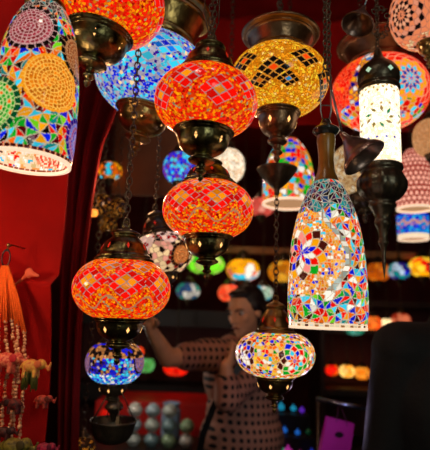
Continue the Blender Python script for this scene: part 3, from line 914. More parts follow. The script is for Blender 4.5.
for i, (ex, ey) in enumerate(cord_end):
    e = at(ex, ey, 1.14 + .012 * math.sin(i * 2)) - gc; st = Vector((-.006 + .002 * i, 0, -.018))
    bm = bmesh.new()
    for k in (-1, 1):
        add_tube(bm, [st, st.lerp(e, .5) + Vector((k * .0025 + (i - 3) * .001, 0, 0)), e + Vector((k * .003, 0, 0))], .0026, 6)
    bm_obj('cord', bm, ORC, gar)
    bm = bmesh.new(); z = e.z; ez = at(ex, 450 + (i * 13 % 17), 1.14).z - gc.z - .01; k = 0
    drift = (at(27 if i == 6 else ex + 3, 368, 1.14) - gc).x - e.x
    while z > ez:
        t = min(1, (e.z - z) / .09)
        g_ = bmesh.ops.create_uvsphere(bm, u_segments=8, v_segments=6, radius=.0042 if (k % 5) else .0056)
        bmesh.ops.translate(bm, vec=(e.x + drift * t + .0015 * math.sin(k), e.y + .002 * math.cos(k * 2.1), z), verts=g_['verts'])
        z -= .0078 if (k % 5) else .0098; k += 1
    o = bm_obj('bead_strand', bm, PEARL, gar); o['kind'] = 'stuff'


def charm(px, py, sc, cols, flip=1, tassel=None, label=None, name='elephant_charm'):
    """little stuffed animal with body, trunk, ears, legs"""
    p = at(px, py, 1.115); s_ = sc * .0098; f = flip
    P = lambda x, y, z: p + Vector((x * s_ * f, y * s_, z * s_))
    o = blobs(name, [('e', P(0, 0, 0), (1.6 * s_, 1.0 * s_, 1.15 * s_)), ('e', P(1.7, 0, .35), (.85 * s_, .75 * s_, .85 * s_)),
                     ('c', P(2.3, 0, .3), P(3.0, 0, -.5), .32 * s_, .25 * s_), ('c', P(3.0, 0, -.5), P(3.3, 0, .6), .25 * s_, .2 * s_),
                     ('c', P(1, .3, -.5), P(1.1, .3, -1.7), .42 * s_, .38 * s_), ('c', P(-1, .3, -.5), P(-1, .3, -1.7), .42 * s_, .38 * s_),
                     ('c', P(.8, -.4, -.5), P(.8, -.5, -1.6), .42 * s_, .38 * s_), ('c', P(-.8, -.4, -.5), P(-.9, -.5, -1.6), .42 * s_, .38 * s_),
                     ('c', P(-1.5, 0, .3), P(-2.0, 0, -.6), .2 * s_, .12 * s_)],
              .14 * s_, pm('charm_cloth_' + name + str(px), cols[0], .6, 0, .6, 160, .2, 400, col2=cols[1]), gar, 2)
    e = blobs('ear', [('e', P(1.3, -.75, .4), (.6 * s_, .16 * s_, .7 * s_))], .1 * s_, pm('charm_ear_' + str(px), cols[1], .6), gar, 1)
    if tassel:
        bm = bmesh.new(); r = random.Random(px)
        for k in range(46):
            a = r.uniform(0, 2 * PI); q = P(1.0 * math.cos(a), .8 * math.sin(a), -.8) - gc
            add_tube(bm, [q, q + Vector((.3 * s_ * math.cos(a), .2 * s_ * math.sin(a), -r.uniform(2.0, 3.2) * s_))], .12 * s_, 4)
        t = bm_obj('tassel_skirt', bm, pm('tassel_' + str(px), tassel, .7), gar); t['kind'] = 'stuff'
    return o


charm(6, 360, 1.5, ('#f08a60', '#c8202a'), 1, None)
charm(31, 366, 1.35, ('#e8b848', '#d86a3a'), 1, '#5a5a14')
charm(-14, 364, 1.3, ('#e05a3a', '#7a2a6a'), -1, None)
charm(14, 404, 1.1, ('#7a1410', '#35100c'), -1, None)
charm(42, 400, .95, ('#c8402a', '#6a2016'), 1, None)
charm(4, 432, 1.0, ('#5a1410', '#2a0c0a'), 1, None)
charm(12, 447, 1.7, ('#8a7a22', '#4a3c12'), 1, None)
charm(44, 448, 1.0, ('#c8204a', '#6a1030'), 1, None)

# ---------------------------------------------------------------- counters, shelves, trinkets
struct_beam = box('wooden_beam', (.45, 3.72, at(250, 250, 3.7).z), (2.6, .06, .05), TANW)
tag(struct_beam, 'tan wooden beam running behind the far row of lanterns', 'beam')
# brown board left of the long chain, high up
bc = at(150, 155, 2.28)
bb = empty('brown_board', bc,
    'brown board hanging behind the long chain, below the blue lantern', 'board')
box('panel', (0, 0, 0), (.36, .025, .42), pm('brown_board', '#7d4a2a', .7, 0, .3, 6), bb, 0, .005)
for sx in (-1, 1):
    bm = bmesh.new(); add_tube(bm, [Vector((sx * .16, 0, .2)), Vector((sx * .16, 0, CEIL - bc.z))], .002, 6); bm_obj('cord', bm, IRON, bb)


def shelf_unit(name, x0, x1, y0, y1, zs, label, z_top, mat=DARKW, th=.035, back=True, n_up=2):
    root = empty(name, ((x0 + x1) / 2, (y0 + y1) / 2, 0), label, 'shelf'); o = root.location
    for k in range(n_up):
        x = x0 + (x1 - x0) * k / (n_up - 1)
        box('side_panel', (x - o.x, 0, z_top / 2), (.035, y1 - y0, z_top), mat, root)
    for z in zs: box('shelf_board', (0, 0, z - th / 2), (x1 - x0 - .04, y1 - y0, th), mat, root)
    if back: box('back_panel', (0, (y1 - y0) / 2 - .01, z_top / 2), (x1 - x0 - .04, .015, z_top - .02), BACKP, root)
    return root


BACKP = pm('shelf_back_red', (.07, .006, .005), .7)
xl, xr = at(78, 300, 4.0).x, at(262, 300, 4.0).x
Z1, Z2 = at(180, 310, 4.0).z, at(180, 384, 4.0).z
shelf_unit('dark_display_shelf', xl, xr, 3.9, 4.2, [Z1 + .0, Z2, .42], 'dark wooden display shelf behind the woman, lanterns above it', Z1 + .02, th=.13)
xl2, xr2 = at(320, 370, 4.1).x, at(470, 370, 4.1).x
Za, Zb, Zc, Zd = [at(350, y, 4.1).z for y in (300, 335, 352, 388)]
shelf_unit('lantern_cabinet', xl2, xr2, 4.0, 4.45, [Za, Zb + .06, Zd, .5], 'brown wooden cabinet on the right with a row of small lit lanterns', Za + .02, th=.05,
           mat=pm('cabinet_wood', '#3b2114', .5, 0, .4, 10))


def table_lamp(px, py, w, D, z_surface, label, pal, st, k=.8, hang=None):
    """far small lantern hung from a board above"""
    return small(px, py, w, D, label, pal, k, .5, glass_mat('far_lit_glass_%d' % int(st * 100), st * 1.25), hang, bs=.35, cm=IRON)


zt_ = Zb + .01
for px, py, w, label, pal, st in [
    (332, 370, 13, 'small red lantern at the left end of the cabinet row', [(3, RED), (1, ORG)], .9),
    (347, 371, 15, 'small yellow lantern second in the cabinet row', [(1, (1, .5, .1)), (1, (1, .75, .3))], 1.15),
    (362, 373, 15, 'small amber lantern third in the cabinet row', [(1, (.95, .35, .03)), (1, (1, .5, .1))], .9),
    (378, 377, 15, 'small peach lantern last in the cabinet row beside the dark jacket', [(1, (1, .5, .28))], 1.1)]:
    table_lamp(px, py, w, 4.15, 0, label, pal, st, .85, hang=zt_)
for q_, (px, py, w, label, pal, st) in enumerate([
    (355, 328, 19, 'small teal lantern just under the rim of the tall bell lantern', [(1, (.05, .45, .3)), (1, (.2, .6, .5))], .5),
    (372, 323, 19, 'small orange lantern on the upper cabinet row', [(1, (1, .22, .04)), (1, (1, .35, .08))], .9),
    (387, 323, 12, 'tiny bright warm white lantern on the upper cabinet row', [(1, (1, .8, .5))], 1.5),
    (401, 320, 19, 'small pale orange lantern on the upper cabinet row near the shoulder', [(1, (.9, .35, .2)), (1, (.6, .1, .05))], .6)]):
    table_lamp(px, py, w, 3.95 - .30 * (q_ % 2), 0, label, pal, st, .75, hang=CEIL)
for px, py, w, D, label, pal, st in [
    (146, 365, 17, 3.6, 'small plain green lantern left of the arm of the woman', [(1, (.2, .6, .2)), (1, (.3, .7, .3))], .6),
    (176, 368, 25, 3.5, 'small red lantern under the forearm of the woman', [(1, (.9, .02, .01)), (1, (.9, .06, .02))], .9),
    (108, 415, 15, 3.0, 'small red lantern between the rods of the hanging bowl', [(1, (.9, .05, .03))], .6),
    (137, 352, 14, 3.4, 'small orange lantern right of the small blue and tan one', [(1, (1, .15, .04))], .8)]:
    small(px, py, w, D, label, pal, .6 if px == 176 else .85, .5, glass_mat('far_lit_glass_%d' % int(st * 100), st * 1.25), CEIL, bs=.35)

# dim pierced lanterns in the dark corner behind the curtain
def paint_pierced(G):
    G.tri(18, .3, [(2, (.9, .42, .08)), (3, (.05, .02, .008)), (1, (1, .6, .2)), (1, (.4, .15, .03))], (.03, .015, .008), .17)


for i, (px, py, w, k, lab) in enumerate([(101, 205, 21, 1.1, 'pierced brass lantern with amber light, upper left of the dark corner'), (117, 208, 17, 1.2, 'pierced brass lantern with amber light beside the long chain'),
                                         (108, 224, 18, .9, 'pierced brass lantern low in the dark corner above the lowest red lantern')]):
    c0 = at(px, py, 1.85 + .15 * i)
    globe_lamp(px, py, w, 1.7 + .18 * i, lab, paint_pierced, 'pierced_brass_lantern', glass_mat('pierced_glow', .75), 0, k, .45, IRON, 1, .6, hi=False)
globe_lamp(82, 446, 26, 1.75, 'pierced brass lantern added for a gold glimmer at the bottom beside the dark curtain', paint_pierced, 'pierced_brass_lantern', glass_mat('pierced_glow', .75), 0, .8, .45, IRON, 1, .6, hi=False)  # unidentified gold glimmer, built as a glowing lantern
small(94, 213, 8, 1.60, 'tiny bright bulb lantern at the curtain edge', [(1, (1, .45, .12))], 1, .5, glass_mat('bulb_glow', 2.2), bs=.4)

# hanging bowl under the small blue lantern
hb = at(113, 425, 1.36); u = mpp(hb); root = empty('hanging_bowl', hb, 'dark metal bowl hung on thin rods from a finial at the bottom left', 'bowl')
lathe('bowl', [(r * u, z * u) for r, z in smooth_prof([(0, -17), (12, -16), (19, -10), (22, 0), (23.5, 4), (22.5, 5), (20.5, 0), (17, -8), (10, -13), (0, -14)], 4)], 1, 60, IRON, root)
lathe('top_cap', [(r * u, z * u) for r, z in smooth_prof([(0, 40), (4, 38), (6, 32), (3, 26), (8, 20), (9, 16), (5, 12), (2, 4), (0, 2)], 4)], 1, 40, IRON, root)
for k in range(4):
    a = .5 + k * PI / 2; bm = bmesh.new()
    add_tube(bm, [Vector((3 * u * math.cos(a), 3 * u * math.sin(a), 36 * u)), Vector((12 * u * math.cos(a), 12 * u * math.sin(a), 22 * u)), Vector((22 * u * math.cos(a), 22 * u * math.sin(a), 3 * u))], .0016, 6)
    bm_obj('rod', bm, IRON, root)
chain_obj(hb + Vector((0, 0, 39 * u)), (hb.x, hb.y, at(114, 383, 1.36).z), root, .012)

# red counter with ceramic jars
ct = at(160, 402, 3.2).z; cx0, cx1 = at(95, 410, 3.2).x, at(212, 410, 3.2).x
tag(box('red_counter', ((cx0 + cx1) / 2, 3.4, ct / 2), (cx1 - cx0, .4, ct), pm('red_lacquer', (.75, .02, .015), .4, 0, .2, 3), None, 0, .01), 'bright red counter behind the ceramic jars', 'counter')
tz = .80; tx0, tx1 = at(80, 430, 2.75).x, at(205, 430, 2.75).x
t = empty('jar_table', ((tx0 + tx1) / 2, 2.75, 0), 'low dark table carrying the stacked ceramic jars', 'table')
box('table_top', (0, 0, tz - .02), (tx1 - tx0, .42, .04), DARKW, t)
for sx in (-1, 1):
    for sy in (-1, 1): box('leg', (sx * ((tx1 - tx0) / 2 - .04), sy * .17, (tz - .04) / 2), (.04, .04, tz - .04), DARKW, t)


def jar(x, y, z, col, s_, label, name='ceramic_jar', group=None, st=None):
    r = empty(name, (x, y, z), label, 'jar', group)
    m = pm('glazed_' + col.strip('#'), col, .2, 0, .45, 35, 0, spec=.8)
    lathe('jar_body', [(a * s_, b * s_) for a, b in smooth_prof([(0, 0), (.55, 0), (.62, .1), (.95, .5), (1, .85), (.8, 1.25), (.6, 1.4), (.62, 1.46), (0, 1.46)], 3)], 1, 28, m, r)
    lathe('lid', [(a * s_, b * s_) for a, b in smooth_prof([(.66, 1.46), (.64, 1.52), (.35, 1.62), (.12, 1.66), (.14, 1.72), (.1, 1.78), (0, 1.8)], 3)], 1, 24, m, r)
    return r


jcols = ['#cfd8cc', '#a8c89a', '#b9d0d8', '#8fb0b4', '#d8d4c8']
names_row = ['lowest', 'middle', 'top']; names_col = ['far left', 'second from left', 'third from left', 'right end']
shades = {'#cfd8cc': 'off-white', '#a8c89a': 'pale green', '#b9d0d8': 'pale blue', '#8fb0b4': 'grey-blue', '#d8d4c8': 'cream'}
js = .040
for row in range(3):
    for k, px in enumerate((134, 152, 169, 187)):
        if row == 2 and k == 3: continue
        x = at(px, 430, 2.72).x; z = tz + row * js * 1.86
        col = jcols[(row * 2 + k * 3) % 5]
        jar(x, 2.72, z, col, js, '%s glazed ceramic jar, %s of its stack, %s stack' % (shades[col], names_row[2 if (k == 3 and row == 1) else row], names_col[k]), group='stacked ceramic jars')
zz = tz; x = at(171, 410, 2.88).x
vs = empty('ceramic_vase', (x, 2.90, zz), 'pale blue cylindrical vase standing behind the ceramic jars', 'vase')
lathe('vase_body', smooth_prof([(0, 0), (.045, 0), (.055, .03), (.055, .14), (.048, .16), (.044, .172), (.050, .190), (.042, .190), (.040, .17), (.0, .16)], 4), 1, 36, pm('glazed_vase', '#a9c6e6', .2, 0, .25, 12), vs)

# blue glass trinkets right of the woman
sx0, sx1 = at(262, 420, 2.6).x, at(318, 420, 2.6).x
stand = empty('stepped_stand', ((sx0 + sx1) / 2, 2.75, 0), 'dark stepped stand with blue and violet glass trinkets', 'stand')
steps = [(2.60, .80), (2.72, .88), (2.86, .965)]
for y, z in steps: box('step', (0, y - 2.75, z / 2), (sx1 - sx0, .119, z), DARKW, stand)
rr = random.Random(5)
tcols = [('#1f6fd8', 'bright blue'), ('#6a2ad0', 'violet'), ('#1aa0c8', 'turquoise'), ('#2038c8', 'deep blue'), ('#c030a0', 'magenta'), ('#159a60', 'green')]
for si, (y, z) in enumerate(steps):
    for k in range(5):
        x = sx0 + .035 + k * (sx1 - sx0 - .07) / 4 + rr.uniform(-.01, .01); col, nm = tcols[(si * 2 + k * 5 + (k > 2)) % 6]
        r = empty('glass_trinket', (x, y + rr.uniform(-.025, .025), z), '%s glass trinket on the %s step, %s' % (nm, ('front', 'middle', 'rear')[si], ('at the left end', 'second from left', 'in the centre', 'second from right', 'at the right end')[k]),
                  'trinket', 'glass trinkets on the stepped stand')
        s_ = .014 + .009 * rr.random()
        lathe('base', [(a * s_, b * s_) for a, b in [(0, 0), (.8, 0), (.75, .12), (.3, .3), (.25, .5), (0, .5)]], 1, 16, pm('trinket_base', '#22223a', .3, .6), r)
        lathe('bulb', [(a * s_, b * s_) for a, b in smooth_prof([(.0, .45), (.7, .6), (1, 1.2), (.8, 1.8), (.3, 2.1), (.2, 2.5), (.3, 2.6), (0, 2.6)], 3)], 1, 18,
              emis('glow_trinket_' + nm.replace(' ', '_'), col, .5) if (k * 3 + si) % 4 != 1 else pm('trinket_' + nm.replace(' ', '_'), col, .15, spec=.9), r)  # most trinkets get an emission glow, though they are no lamps

# magenta bag on a metal rail
ra, rb = at(316, 399, 2.0), at(372, 410, 1.92)
rail = empty('metal_rail', (ra + rb) / 2, 'shiny metal rail holding the magenta paper bag', 'rail')
bm = bmesh.new(); add_tube(bm, [ra - rail.location, rb - rail.location], .009, 12); bm_obj('tube', bm, pm('polished_steel', '#9fb4d8', .25, 1), rail)
bm = bmesh.new()
for e, f in ((ra, .06), (rb, .94)):
    q = ra.lerp(rb, f); add_tube(bm, [q - rail.location, Vector((q.x, q.y, .005)) - rail.location], .008, 10)
o = None
bm2 = bmesh.new(); q = ra.lerp(rb, .04); add_tube(bm2, [q - rail.location, Vector((q.x, q.y, .005)) - rail.location], .008, 10); bm_obj('post', bm2, IRON, rail)
bm.free(); bm2 = bmesh.new(); q = ra.lerp(rb, .96); add_tube(bm2, [q - rail.location, Vector((q.x, q.y, .005)) - rail.location], .008, 10); bm_obj('post', bm2, IRON, rail)
bt = at(340, 420, 1.93); bag = empty('paper_bag', bt, 'magenta paper shopping bag with dark oval print hanging from the metal rail', 'bag')
bw, bh, bd_ = .105, .17, .045
bm = bmesh.new()
tv = [Vector((sx * bw / 2 * (1 if 1 else 1), sy * bd_ / 2, 0)) for sx, sy in ((-1, -1), (1, -1), (1, 1), (-1, 1))]
lv = []
for z, wd, gus in ((0, 1, .55), (-.5, 1.02, .85), (-1, 1.04, 1)):
    row = []
    for sx, sy in ((-1, -1), (0, -1), (1, -1), (1, 0), (1, 1), (0, 1), (-1, 1), (-1, 0)):
        xx = sx * bw / 2 * wd * (.86 if sy == 0 and z == 0 else 1); row.append(bm.verts.new((xx, sy * bd_ / 2 * gus, z * bh)))
    lv.append(row)
for A, B in zip(lv, lv[1:]):
    for k in range(8): bm.faces.new((A[k], B[k], B[(k + 1) % 8], A[(k + 1) % 8]))
bm.faces.new(lv[-1])
MAG = pm('magenta_paper', (.62, .02, .50), .5, 0, .15, 10)
b = bm_obj('bag_body', bm, MAG, bag, False); b.rotation_euler.y = RAD(12); b.modifiers.new('paper', 'SOLIDIFY').thickness = .0015
bm = bmesh.new(); top_r = ra.lerp(rb, .44) + Vector((0, 0, .008)) - bag.location
add_tube(bm, [Vector((-.02, -.012, -.03)), Vector((-.016, -.012, .0)), top_r + Vector((-.004, -.003, .002)), Vector((.02, -.012, .0)), Vector((.026, -.012, -.03))], .0018, 6)
bm_obj('handle', bm, pm('bag_handle', '#5a1a50', .6), bag)
bm = bmesh.new(); n = 24
vt = [bm.verts.new((.016 * math.cos(2 * PI * k / n) * (1 + .2 * math.sin(4 * PI * k / n)), 0, .011 * math.sin(2 * PI * k / n))) for k in range(n)]; bm.faces.new(vt)
pr_ = bm_obj('printed_mark', bm, pm('dark_print', '#14061a', .5), b, False); pr_.location = (.002, -bd_ / 2 * .72 - .002, -.05); pr_.modifiers.new('ink', 'SOLIDIFY').thickness = .0008
pr_.rotation_euler.x = RAD(2)

# ---------------------------------------------------------------- people
SKIN = pm('skin', (.74, .36, .18), .5, 0, .15, 20)
HAIR = pm('dark_brown_hair', '#1a0e0a', .5, 0, .4, 60, .4, 300)


def rotz(p, o, a):
    d = Vector(p) - Vector(o); c_, s_ = math.cos(a), math.sin(a)
    return Vector(o) + Vector((d.x * c_ - d.y * s_, d.x * s_ + d.y * c_, d.z))


def hand_parts(wrist, dirv, normal, spread, sc=1, curl=.4):
    """palm, four unequal bent fingers and a thumb off the side"""
    d = Vector(dirv).normalized(); nrm = Vector(normal).normalized(); sd = d.cross(nrm).normalized(); nrm = sd.cross(d).normalized(); w = Vector(wrist)
    P = [('c', w, w + d * .035 * sc, .024 * sc, .027 * sc)]
    for k in (-1.5, -.5, .5, 1.5):
        P.append(('c', w + d * .02 * sc + sd * k * .012 * sc, w + d * .085 * sc + sd * k * .019 * sc, .015 * sc, .0115 * sc))
    for k, L in zip((-1.5, -.5, .5, 1.5), (.062, .078, .082, .070)):
        b = w + d * .088 * sc + sd * k * .019 * sc; prev = b; dd = (d + sd * k * .07 * spread).normalized()
        for j, f in enumerate((.45, .3, .25)):
            ang = curl * (j + .6); v = (dd * math.cos(ang) + nrm * math.sin(ang)).normalized()
            nx = prev + v * L * f * sc; P.append(('c', prev, nx, (.0092 - .0009 * j) * sc, (.0085 - .001 * j) * sc)); prev = nx
    b = w + d * .025 * sc + sd * .022 * sc; t1 = b + (d * .5 + sd * .75 + nrm * .3).normalized() * .042 * sc; t2 = t1 + (d * .85 + sd * .25 + nrm * .35).normalized() * .032 * sc
    P += [('c', b, t1, .014 * sc, .011 * sc), ('c', t1, t2, .0105 * sc, .0085 * sc)]
    return P


def head_parts(h, R, s_=1):
    """h: head centre; R: 3x3 orientation, face towards -y"""
    def p(x, y, z): return h + R @ Vector((x * s_, y * s_, z * s_))
    eul = tuple(R.to_euler())
    e = lambda x, y, z, r: ('e', p(x, y, z), tuple(q * s_ for q in r), eul)
    return [e(0, .012, .025, (.073, .090, .085)), e(0, -.012, -.03, (.060, .070, .078)), e(0, -.045, -.078, (.034, .034, .026)),
            e(0, -.062, -.098, (.018, .016, .014)), e(.034, -.052, -.022, (.022, .022, .022)), e(-.034, -.052, -.022, (.022, .022, .022)),
            e(0, -.078, .024, (.045, .012, .010)), ('c', p(0, -.082, .01), p(0, -.101, -.030), .0085 * s_, .011 * s_),
            e(.011, -.090, -.034, (.008, .009, .007)), e(-.011, -.090, -.034, (.008, .009, .007)),
            e(0, -.080, -.056, (.022, .012, .006)), e(0, -.079, -.066, (.019, .012, .007)),
            e(.075, .008, -.005, (.008, .018, .030)), e(-.075, .008, -.005, (.008, .018, .030))]


def face_details(h, R, root, s_=1):
    def p(x, y, z): return h + R @ Vector((x * s_, y * s_, z * s_)) - root.location
    for sx in (-1, 1):
        bm = bmesh.new(); bmesh.ops.create_uvsphere(bm, u_segments=16, v_segments=10, radius=.0125 * s_)
        o = bm_obj('eye', bm, pm('eye_white', '#cfc4b8', .2), root); o.location = p(sx * .031, -.066, .006)
        bm = bmesh.new(); bmesh.ops.create_uvsphere(bm, u_segments=12, v_segments=8, radius=.0062 * s_)
        i = bm_obj('iris', bm, pm('iris', '#1a0d08', .2), o); i.location = R @ Vector((0, -.0085, -.002))
        bm = bmesh.new(); add_tube(bm, [p(sx * .014, -.088, .020), p(sx * .032, -.087, .026), p(sx * .052, -.070, .020)], .0028 * s_, 6)
        bm_obj('eyebrow', bm, HAIR, root)
    bm = bmesh.new(); add_tube(bm, [p(-.021, -.085, -.061), p(-.008, -.0935, -.059), p(.008, -.0935, -.059), p(.021, -.085, -.061)], .0038 * s_, 8)
    bm_obj('lips', bm, pm('lips', '#7a2a22', .4), root)


# woman, standing behind the lanterns, body turned to the left, arm stretched out
hc = at(245, 311, 2.2); wx, wy = at(243, 400, 2.24).x, 2.27
wm = empty('person', (wx, wy, 0), 'woman in dotted brown shirt reaching out an arm, standing behind the lanterns', 'person')
RH = Matrix.Rotation(RAD(-42), 3, 'Z') @ Matrix.Rotation(RAD(14), 3, 'X')
SR, SL = at(205, 355, 2.18), at(268, 356, 2.26)          # shoulders
ER, WR = at(168, 358, 2.08), at(151, 330, 1.98)          # elbow, wrist of the outstretched arm
EL, WL = at(228, 398, 2.04), at(226, 366, 2.02)
nk = Vector((hc.x + .012, hc.y + .055, hc.z - .17))
chest = Vector((wx + .0, wy, 1.22)); hip = Vector((wx, wy, .92))
hd1, hd2 = (at(144, 312, 1.93) - WR), (at(238, 350, 2.12) - WL)
body = head_parts(hc, RH, .95) + [
    ('c', hc + Vector((.012, .03, -.06)), nk, .050, .052), ('c', SR, SL, .062, .062),
    ('e', chest, (.165, .11, .20)), ('e', (wx, wy, 1.05), (.135, .10, .16)), ('e', hip, (.175, .125, .15)),
    ('c', SR, ER, .050, .040), ('c', ER, WR, .040, .025), ('c', SL, EL, .052, .040), ('c', EL, WL, .038, .026)]
for sx in (-1, 1):
    kn_ = Vector((wx + sx * .10, wy - .02, .48)); an = Vector((wx + sx * .11, wy + .01, .08))
    body += [('c', (wx + sx * .09, wy, .86), kn_, .090, .058), ('c', kn_, an, .056, .036), ('c', an + Vector((0, .02, -.045)), an + Vector((0, -.15, -.052)), .032, .026)]
body += hand_parts(WR, hd1, (-.3, -.6, .4), 1, .95, .35) + hand_parts(WL, hd2, (-.5, -.5, -.2), .6, .92, .55)
blobs('body', body, .005, SKIN, wm, 3)
face_details(hc, RH, wm, .95)


def dotted():
    m = pm('dotted_shirt_cloth', '#7d5038', .75, bump=.1, bscale=200); nt = m.node_tree; b = nt.nodes['Principled BSDF']
    tc = nt.nodes.new('ShaderNodeTexCoord'); sp = nt.nodes.new('ShaderNodeSeparateXYZ'); nt.links.new(tc.outputs['Object'], sp.inputs[0])

    def mth(op, a, bb=None, c=None):
        n = nt.nodes.new('ShaderNodeMath'); n.operation = op
        for k, v in enumerate((a, bb, c)):
            if v is None: continue
            if isinstance(v, (int, float)): n.inputs[k].default_value = v
            else: nt.links.new(v, n.inputs[k])
        return n.outputs[0]
    s1 = mth('ADD', sp.outputs[0], mth('MULTIPLY', sp.outputs[1], .7))
    fx = mth('ABSOLUTE', mth('SUBTRACT', mth('FRACT', mth('MULTIPLY', s1, 33)), .5))
    fz = mth('ABSOLUTE', mth('SUBTRACT', mth('FRACT', mth('MULTIPLY', sp.outputs[2], 30)), .5))
    d = mth('LESS_THAN', mth('ADD', mth('POWER', fx, 2), mth('POWER', fz, 2)), .085)
    mx = nt.nodes.new('ShaderNodeMix'); mx.data_type = 'RGBA'; nt.links.new(d, mx.inputs[0])
    mx.inputs[6].default_value = (*lin('#ac7660'), 1); mx.inputs[7].default_value = (*lin('#150b0c'), 1)
    nt.links.new(mx.outputs[2], b.inputs['Base Color']); return m


DOT = dotted()
sleeve_end = SR.lerp(ER, .50)
shirt = [('c', SR, SL, .073, .073), ('e', chest + Vector((0, 0, .01)), (.182, .125, .20)), ('e', (wx, wy, 1.06), (.165, .122, .2)), ('e', hip + Vector((0, 0, .05)), (.190, .140, .15)),
         ('c', SR, sleeve_end, .066, .062), ('c', SL, EL, .066, .058), ('c', EL, EL.lerp(WL, .45), .058, .050), ('c', nk + Vector((0, .01, -.03)), nk + Vector((0, 0, -.06)), .062, .08)]
blobs('shirt', shirt, .006, DOT, wm, 4)
tr = [('e', hip + Vector((0, 0, -.04)), (.185, .135, .13))]
for sx in (-1, 1): tr += [('c', (wx + sx * .09, wy, .86), (wx + sx * .10, wy - .02, .48), .10, .075), ('c', (wx + sx * .10, wy - .02, .48), (wx + sx * .11, wy + .01, .12), .074, .062)]
blobs('trousers', tr, .008, BLACKC, wm, 4)
P_ = lambda x, y, z: hc + RH @ Vector((x * .95, y * .95, z * .95))
E_ = tuple(RH.to_euler())
blobs('hair', [('e', P_(0, .030, .040), (.079, .088, .080), E_), ('e', P_(0, .055, -.01), (.070, .062, .075), E_), ('e', P_(0, .118, -.015), (.036, .040, .040), E_), ('c', P_(-.06, .0, .03), P_(-.055, .06, -.03), .028, .025), ('c', P_(.06, .0, .03), P_(.055, .06, -.03), .028, .025),
               ('e', P_(.0, -.02, .088), (.055, .05, .02), E_)], .004, HAIR, wm, 3)
bm = bmesh.new(); st_pts = []
for (px, py, D) in ((252, 350, 2.13), (240, 366, 2.07), (226, 385, 2.05), (213, 408, 2.07), (203, 435, 2.09), (197, 465, 2.13)):
    st_pts.append(at(px, py, D) - wm.location)
for A, B in zip(st_pts, st_pts[1:]):
    pass
vs_ = []
for p in st_pts:
    vs_.append([bm.verts.new(p + Vector((dx, dy, dz))) for dx, dy, dz in ((-.012, 0, .006), (.012, 0, -.006), (.012, .005, -.006), (-.012, .005, .006))])
for A, B in zip(vs_, vs_[1:]):
    for k in range(4): bm.faces.new((A[k], A[(k + 1) % 4], B[(k + 1) % 4], B[k]))
bm.faces.new(vs_[0]); bm.faces.new(vs_[-1][::-1])
bm_obj('shoulder_strap', bm, pm('strap_leather', '#0a0607', .5), wm, False)

# man in black seen from behind at the right edge
sh = at(404, 338, 1.42); mx_, my_ = sh.x + .165, 1.45
mn = empty('person', (mx_, my_, 0), 'person in plain black jacket seen from behind at the lower right edge', 'person')
SL2 = Vector((sh.x, my_, sh.z - .035)); SR2 = Vector((mx_ + .165, my_, sh.z - .035)); hz = sh.z + .19; hh = Vector((mx_ + .02, my_ + .02, hz + .02))
R180 = Matrix.Rotation(PI, 3, 'Z')
armL, wrL = Vector((SL2.x - .045, my_ + .02, 1.12)), Vector((SL2.x - .02, my_ + .16, .93))
armR, wrR = Vector((SR2.x + .05, my_ + .02, 1.12)), Vector((SR2.x + .04, my_ + .14, .92))
mb = head_parts(hh, R180) + [('c', hh + Vector((0, -.02, -.07)), (mx_, my_, sh.z - .01), .055, .06), ('c', SL2, SR2, .065, .065), ('e', (mx_, my_, 1.25), (.18, .12, .22)), ('e', (mx_, my_, .98), (.165, .12, .2)),
     ('c', SL2, armL, .055, .045), ('c', armL, wrL, .042, .028), ('c', SR2, armR, .055, .045), ('c', armR, wrR, .042, .028)]
for sx in (-1, 1):
    mb += [('c', (mx_ + sx * .09, my_, .9), (mx_ + sx * .10, my_, .5), .09, .06), ('c', (mx_ + sx * .10, my_, .5), (mx_ + sx * .11, my_, .08), .058, .038), ('c', (mx_ + sx * .11, my_, .035), (mx_ + sx * .11, my_ + .17, .03), .034, .028)]
mb += hand_parts(wrL, (0, .6, -.6), (.8, 0, -.2), .6, 1, .4) + hand_parts(wrR, (0, .6, -.6), (-.8, 0, -.2), .6, 1, .4)
blobs('body', mb, .008, SKIN, mn, 2)
face_details(hh, R180, mn)
JK = pm('black_jacket_cloth', '#08090d', .8, 0, .3, 20, .3, 80)
blobs('jacket', [('c', SL2, SR2, .083, .083), ('e', (mx_, my_, 1.25), (.215, .15, .26)), ('e', (mx_, my_, 1.0), (.20, .15, .24)), ('c', SL2, armL, .080, .066), ('c', armL, wrL.lerp(armL, .1), .064, .05),
                 ('c', SR2, armR, .080, .066), ('c', armR, wrR.lerp(armR, .1), .064, .05), ('c', (mx_, my_, sh.z + .0), (mx_, my_, sh.z + .05), .10, .07)], .007, JK, mn, 6)
tr = [('e', (mx_, my_, .93), (.185, .14, .14))]
for sx in (-1, 1): tr += [('c', (mx_ + sx * .09, my_, .9), (mx_ + sx * .10, my_, .5), .105, .08), ('c', (mx_ + sx * .10, my_, .5), (mx_ + sx * .11, my_, .12), .08, .066)]
blobs('trousers', tr, .01, BLACKC, mn, 3)
blobs('hair', [('e', hh + Vector((0, -.022, .045)), (.080, .088, .078)), ('e', hh + Vector((0, -.05, -.01)), (.072, .055, .07))], .006, HAIR, mn, 3)

# ---------------------------------------------------------------- light
w = bpy.data.worlds.new('world'); S.world = w; w.use_nodes = True
w.node_tree.nodes['Background'].inputs[0].default_value = (.5, .6, .8, 1); w.node_tree.nodes['Background'].inputs[1].default_value = .012


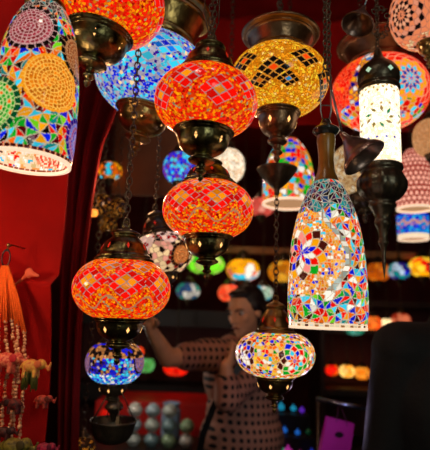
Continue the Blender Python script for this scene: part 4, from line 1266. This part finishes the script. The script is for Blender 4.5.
def area(name, loc, aim, size, power, col):
    l = bpy.data.lights.new(name, 'AREA'); l.size = size; l.energy = power; l.color = col
    o = bpy.data.objects.new(name, l); COL.objects.link(o); o.location = loc
    o.rotation_euler = (Vector(aim) - Vector(loc)).to_track_quat('-Z', 'Y').to_euler(); return o


def bulb(name, loc, power, col, r=.03):  # bare point light without a fixture, used only for added fill
    l = bpy.data.lights.new(name, 'POINT'); l.energy = power; l.color = col; l.shadow_soft_size = r
    o = bpy.data.objects.new(name, l); COL.objects.link(o); o.location = loc; return o


area('entrance_fill', (.8, -1.5, 2.0), (.1, 1.2, 2.1), .5, 8, (.85, 1, .92))  # unseen entrance light, kept small and lowered to put highlights on the caps
for k, (x, y, z, e, c_) in enumerate([(-.75, -.45, 1.9, 1.6, (1, .85, .55)), (.75, -.35, 2.5, 2.2, (.9, 1, .75)), (.1, -.7, 1.1, 1.6, (1, .8, .5)), (1.1, .3, 1.5, 1.5, (1, .75, .45)), (.15, .45, 2.95, 2, (.85, 1, .8))]):
    bulb('fill_highlight', (x, y, z), e, c_, .02)  # unseen point lights added behind and beside the camera for metal highlights
bulb('fill_back', (.1, 3.25, 2.45), 2.2, (1, .6, .35))  # added to brighten the beam and the red back wall
bulb('fill_front', (-.25, .25, 2.75), 5, (1, .9, .7))  # unseen light added near the front for highlights on the brass
bulb('fill_low', (-.54, .84, 1.60), 2.6, (1, .62, .35))  # added low down to bring out the curtain fold and garland
bulb('fill_left', (-.80, .62, 2.02), 2.8, (1, .62, .35))  # unseen light added to brighten the left curtain and garland
bulb('fill_counter', (-.52, 2.50, 1.36), 4.0, (1, .92, .8))  # added above the jars to brighten them and the red counter
bulb('fill_right', (.40, 1.62, 1.2), .6, (.75, .6, 1))  # unseen violet light added to brighten the magenta bag
bulb('fill_middle', (-.28, 1.5, 1.90), 2.4, (1, .5, .25))  # added among the lanterns to brighten the woman

S.view_settings.view_transform = 'Standard'; S.view_settings.look = 'None'; S.view_settings.gamma = 1; S.view_settings.use_curve_mapping = False
S.view_settings.exposure = 0.0
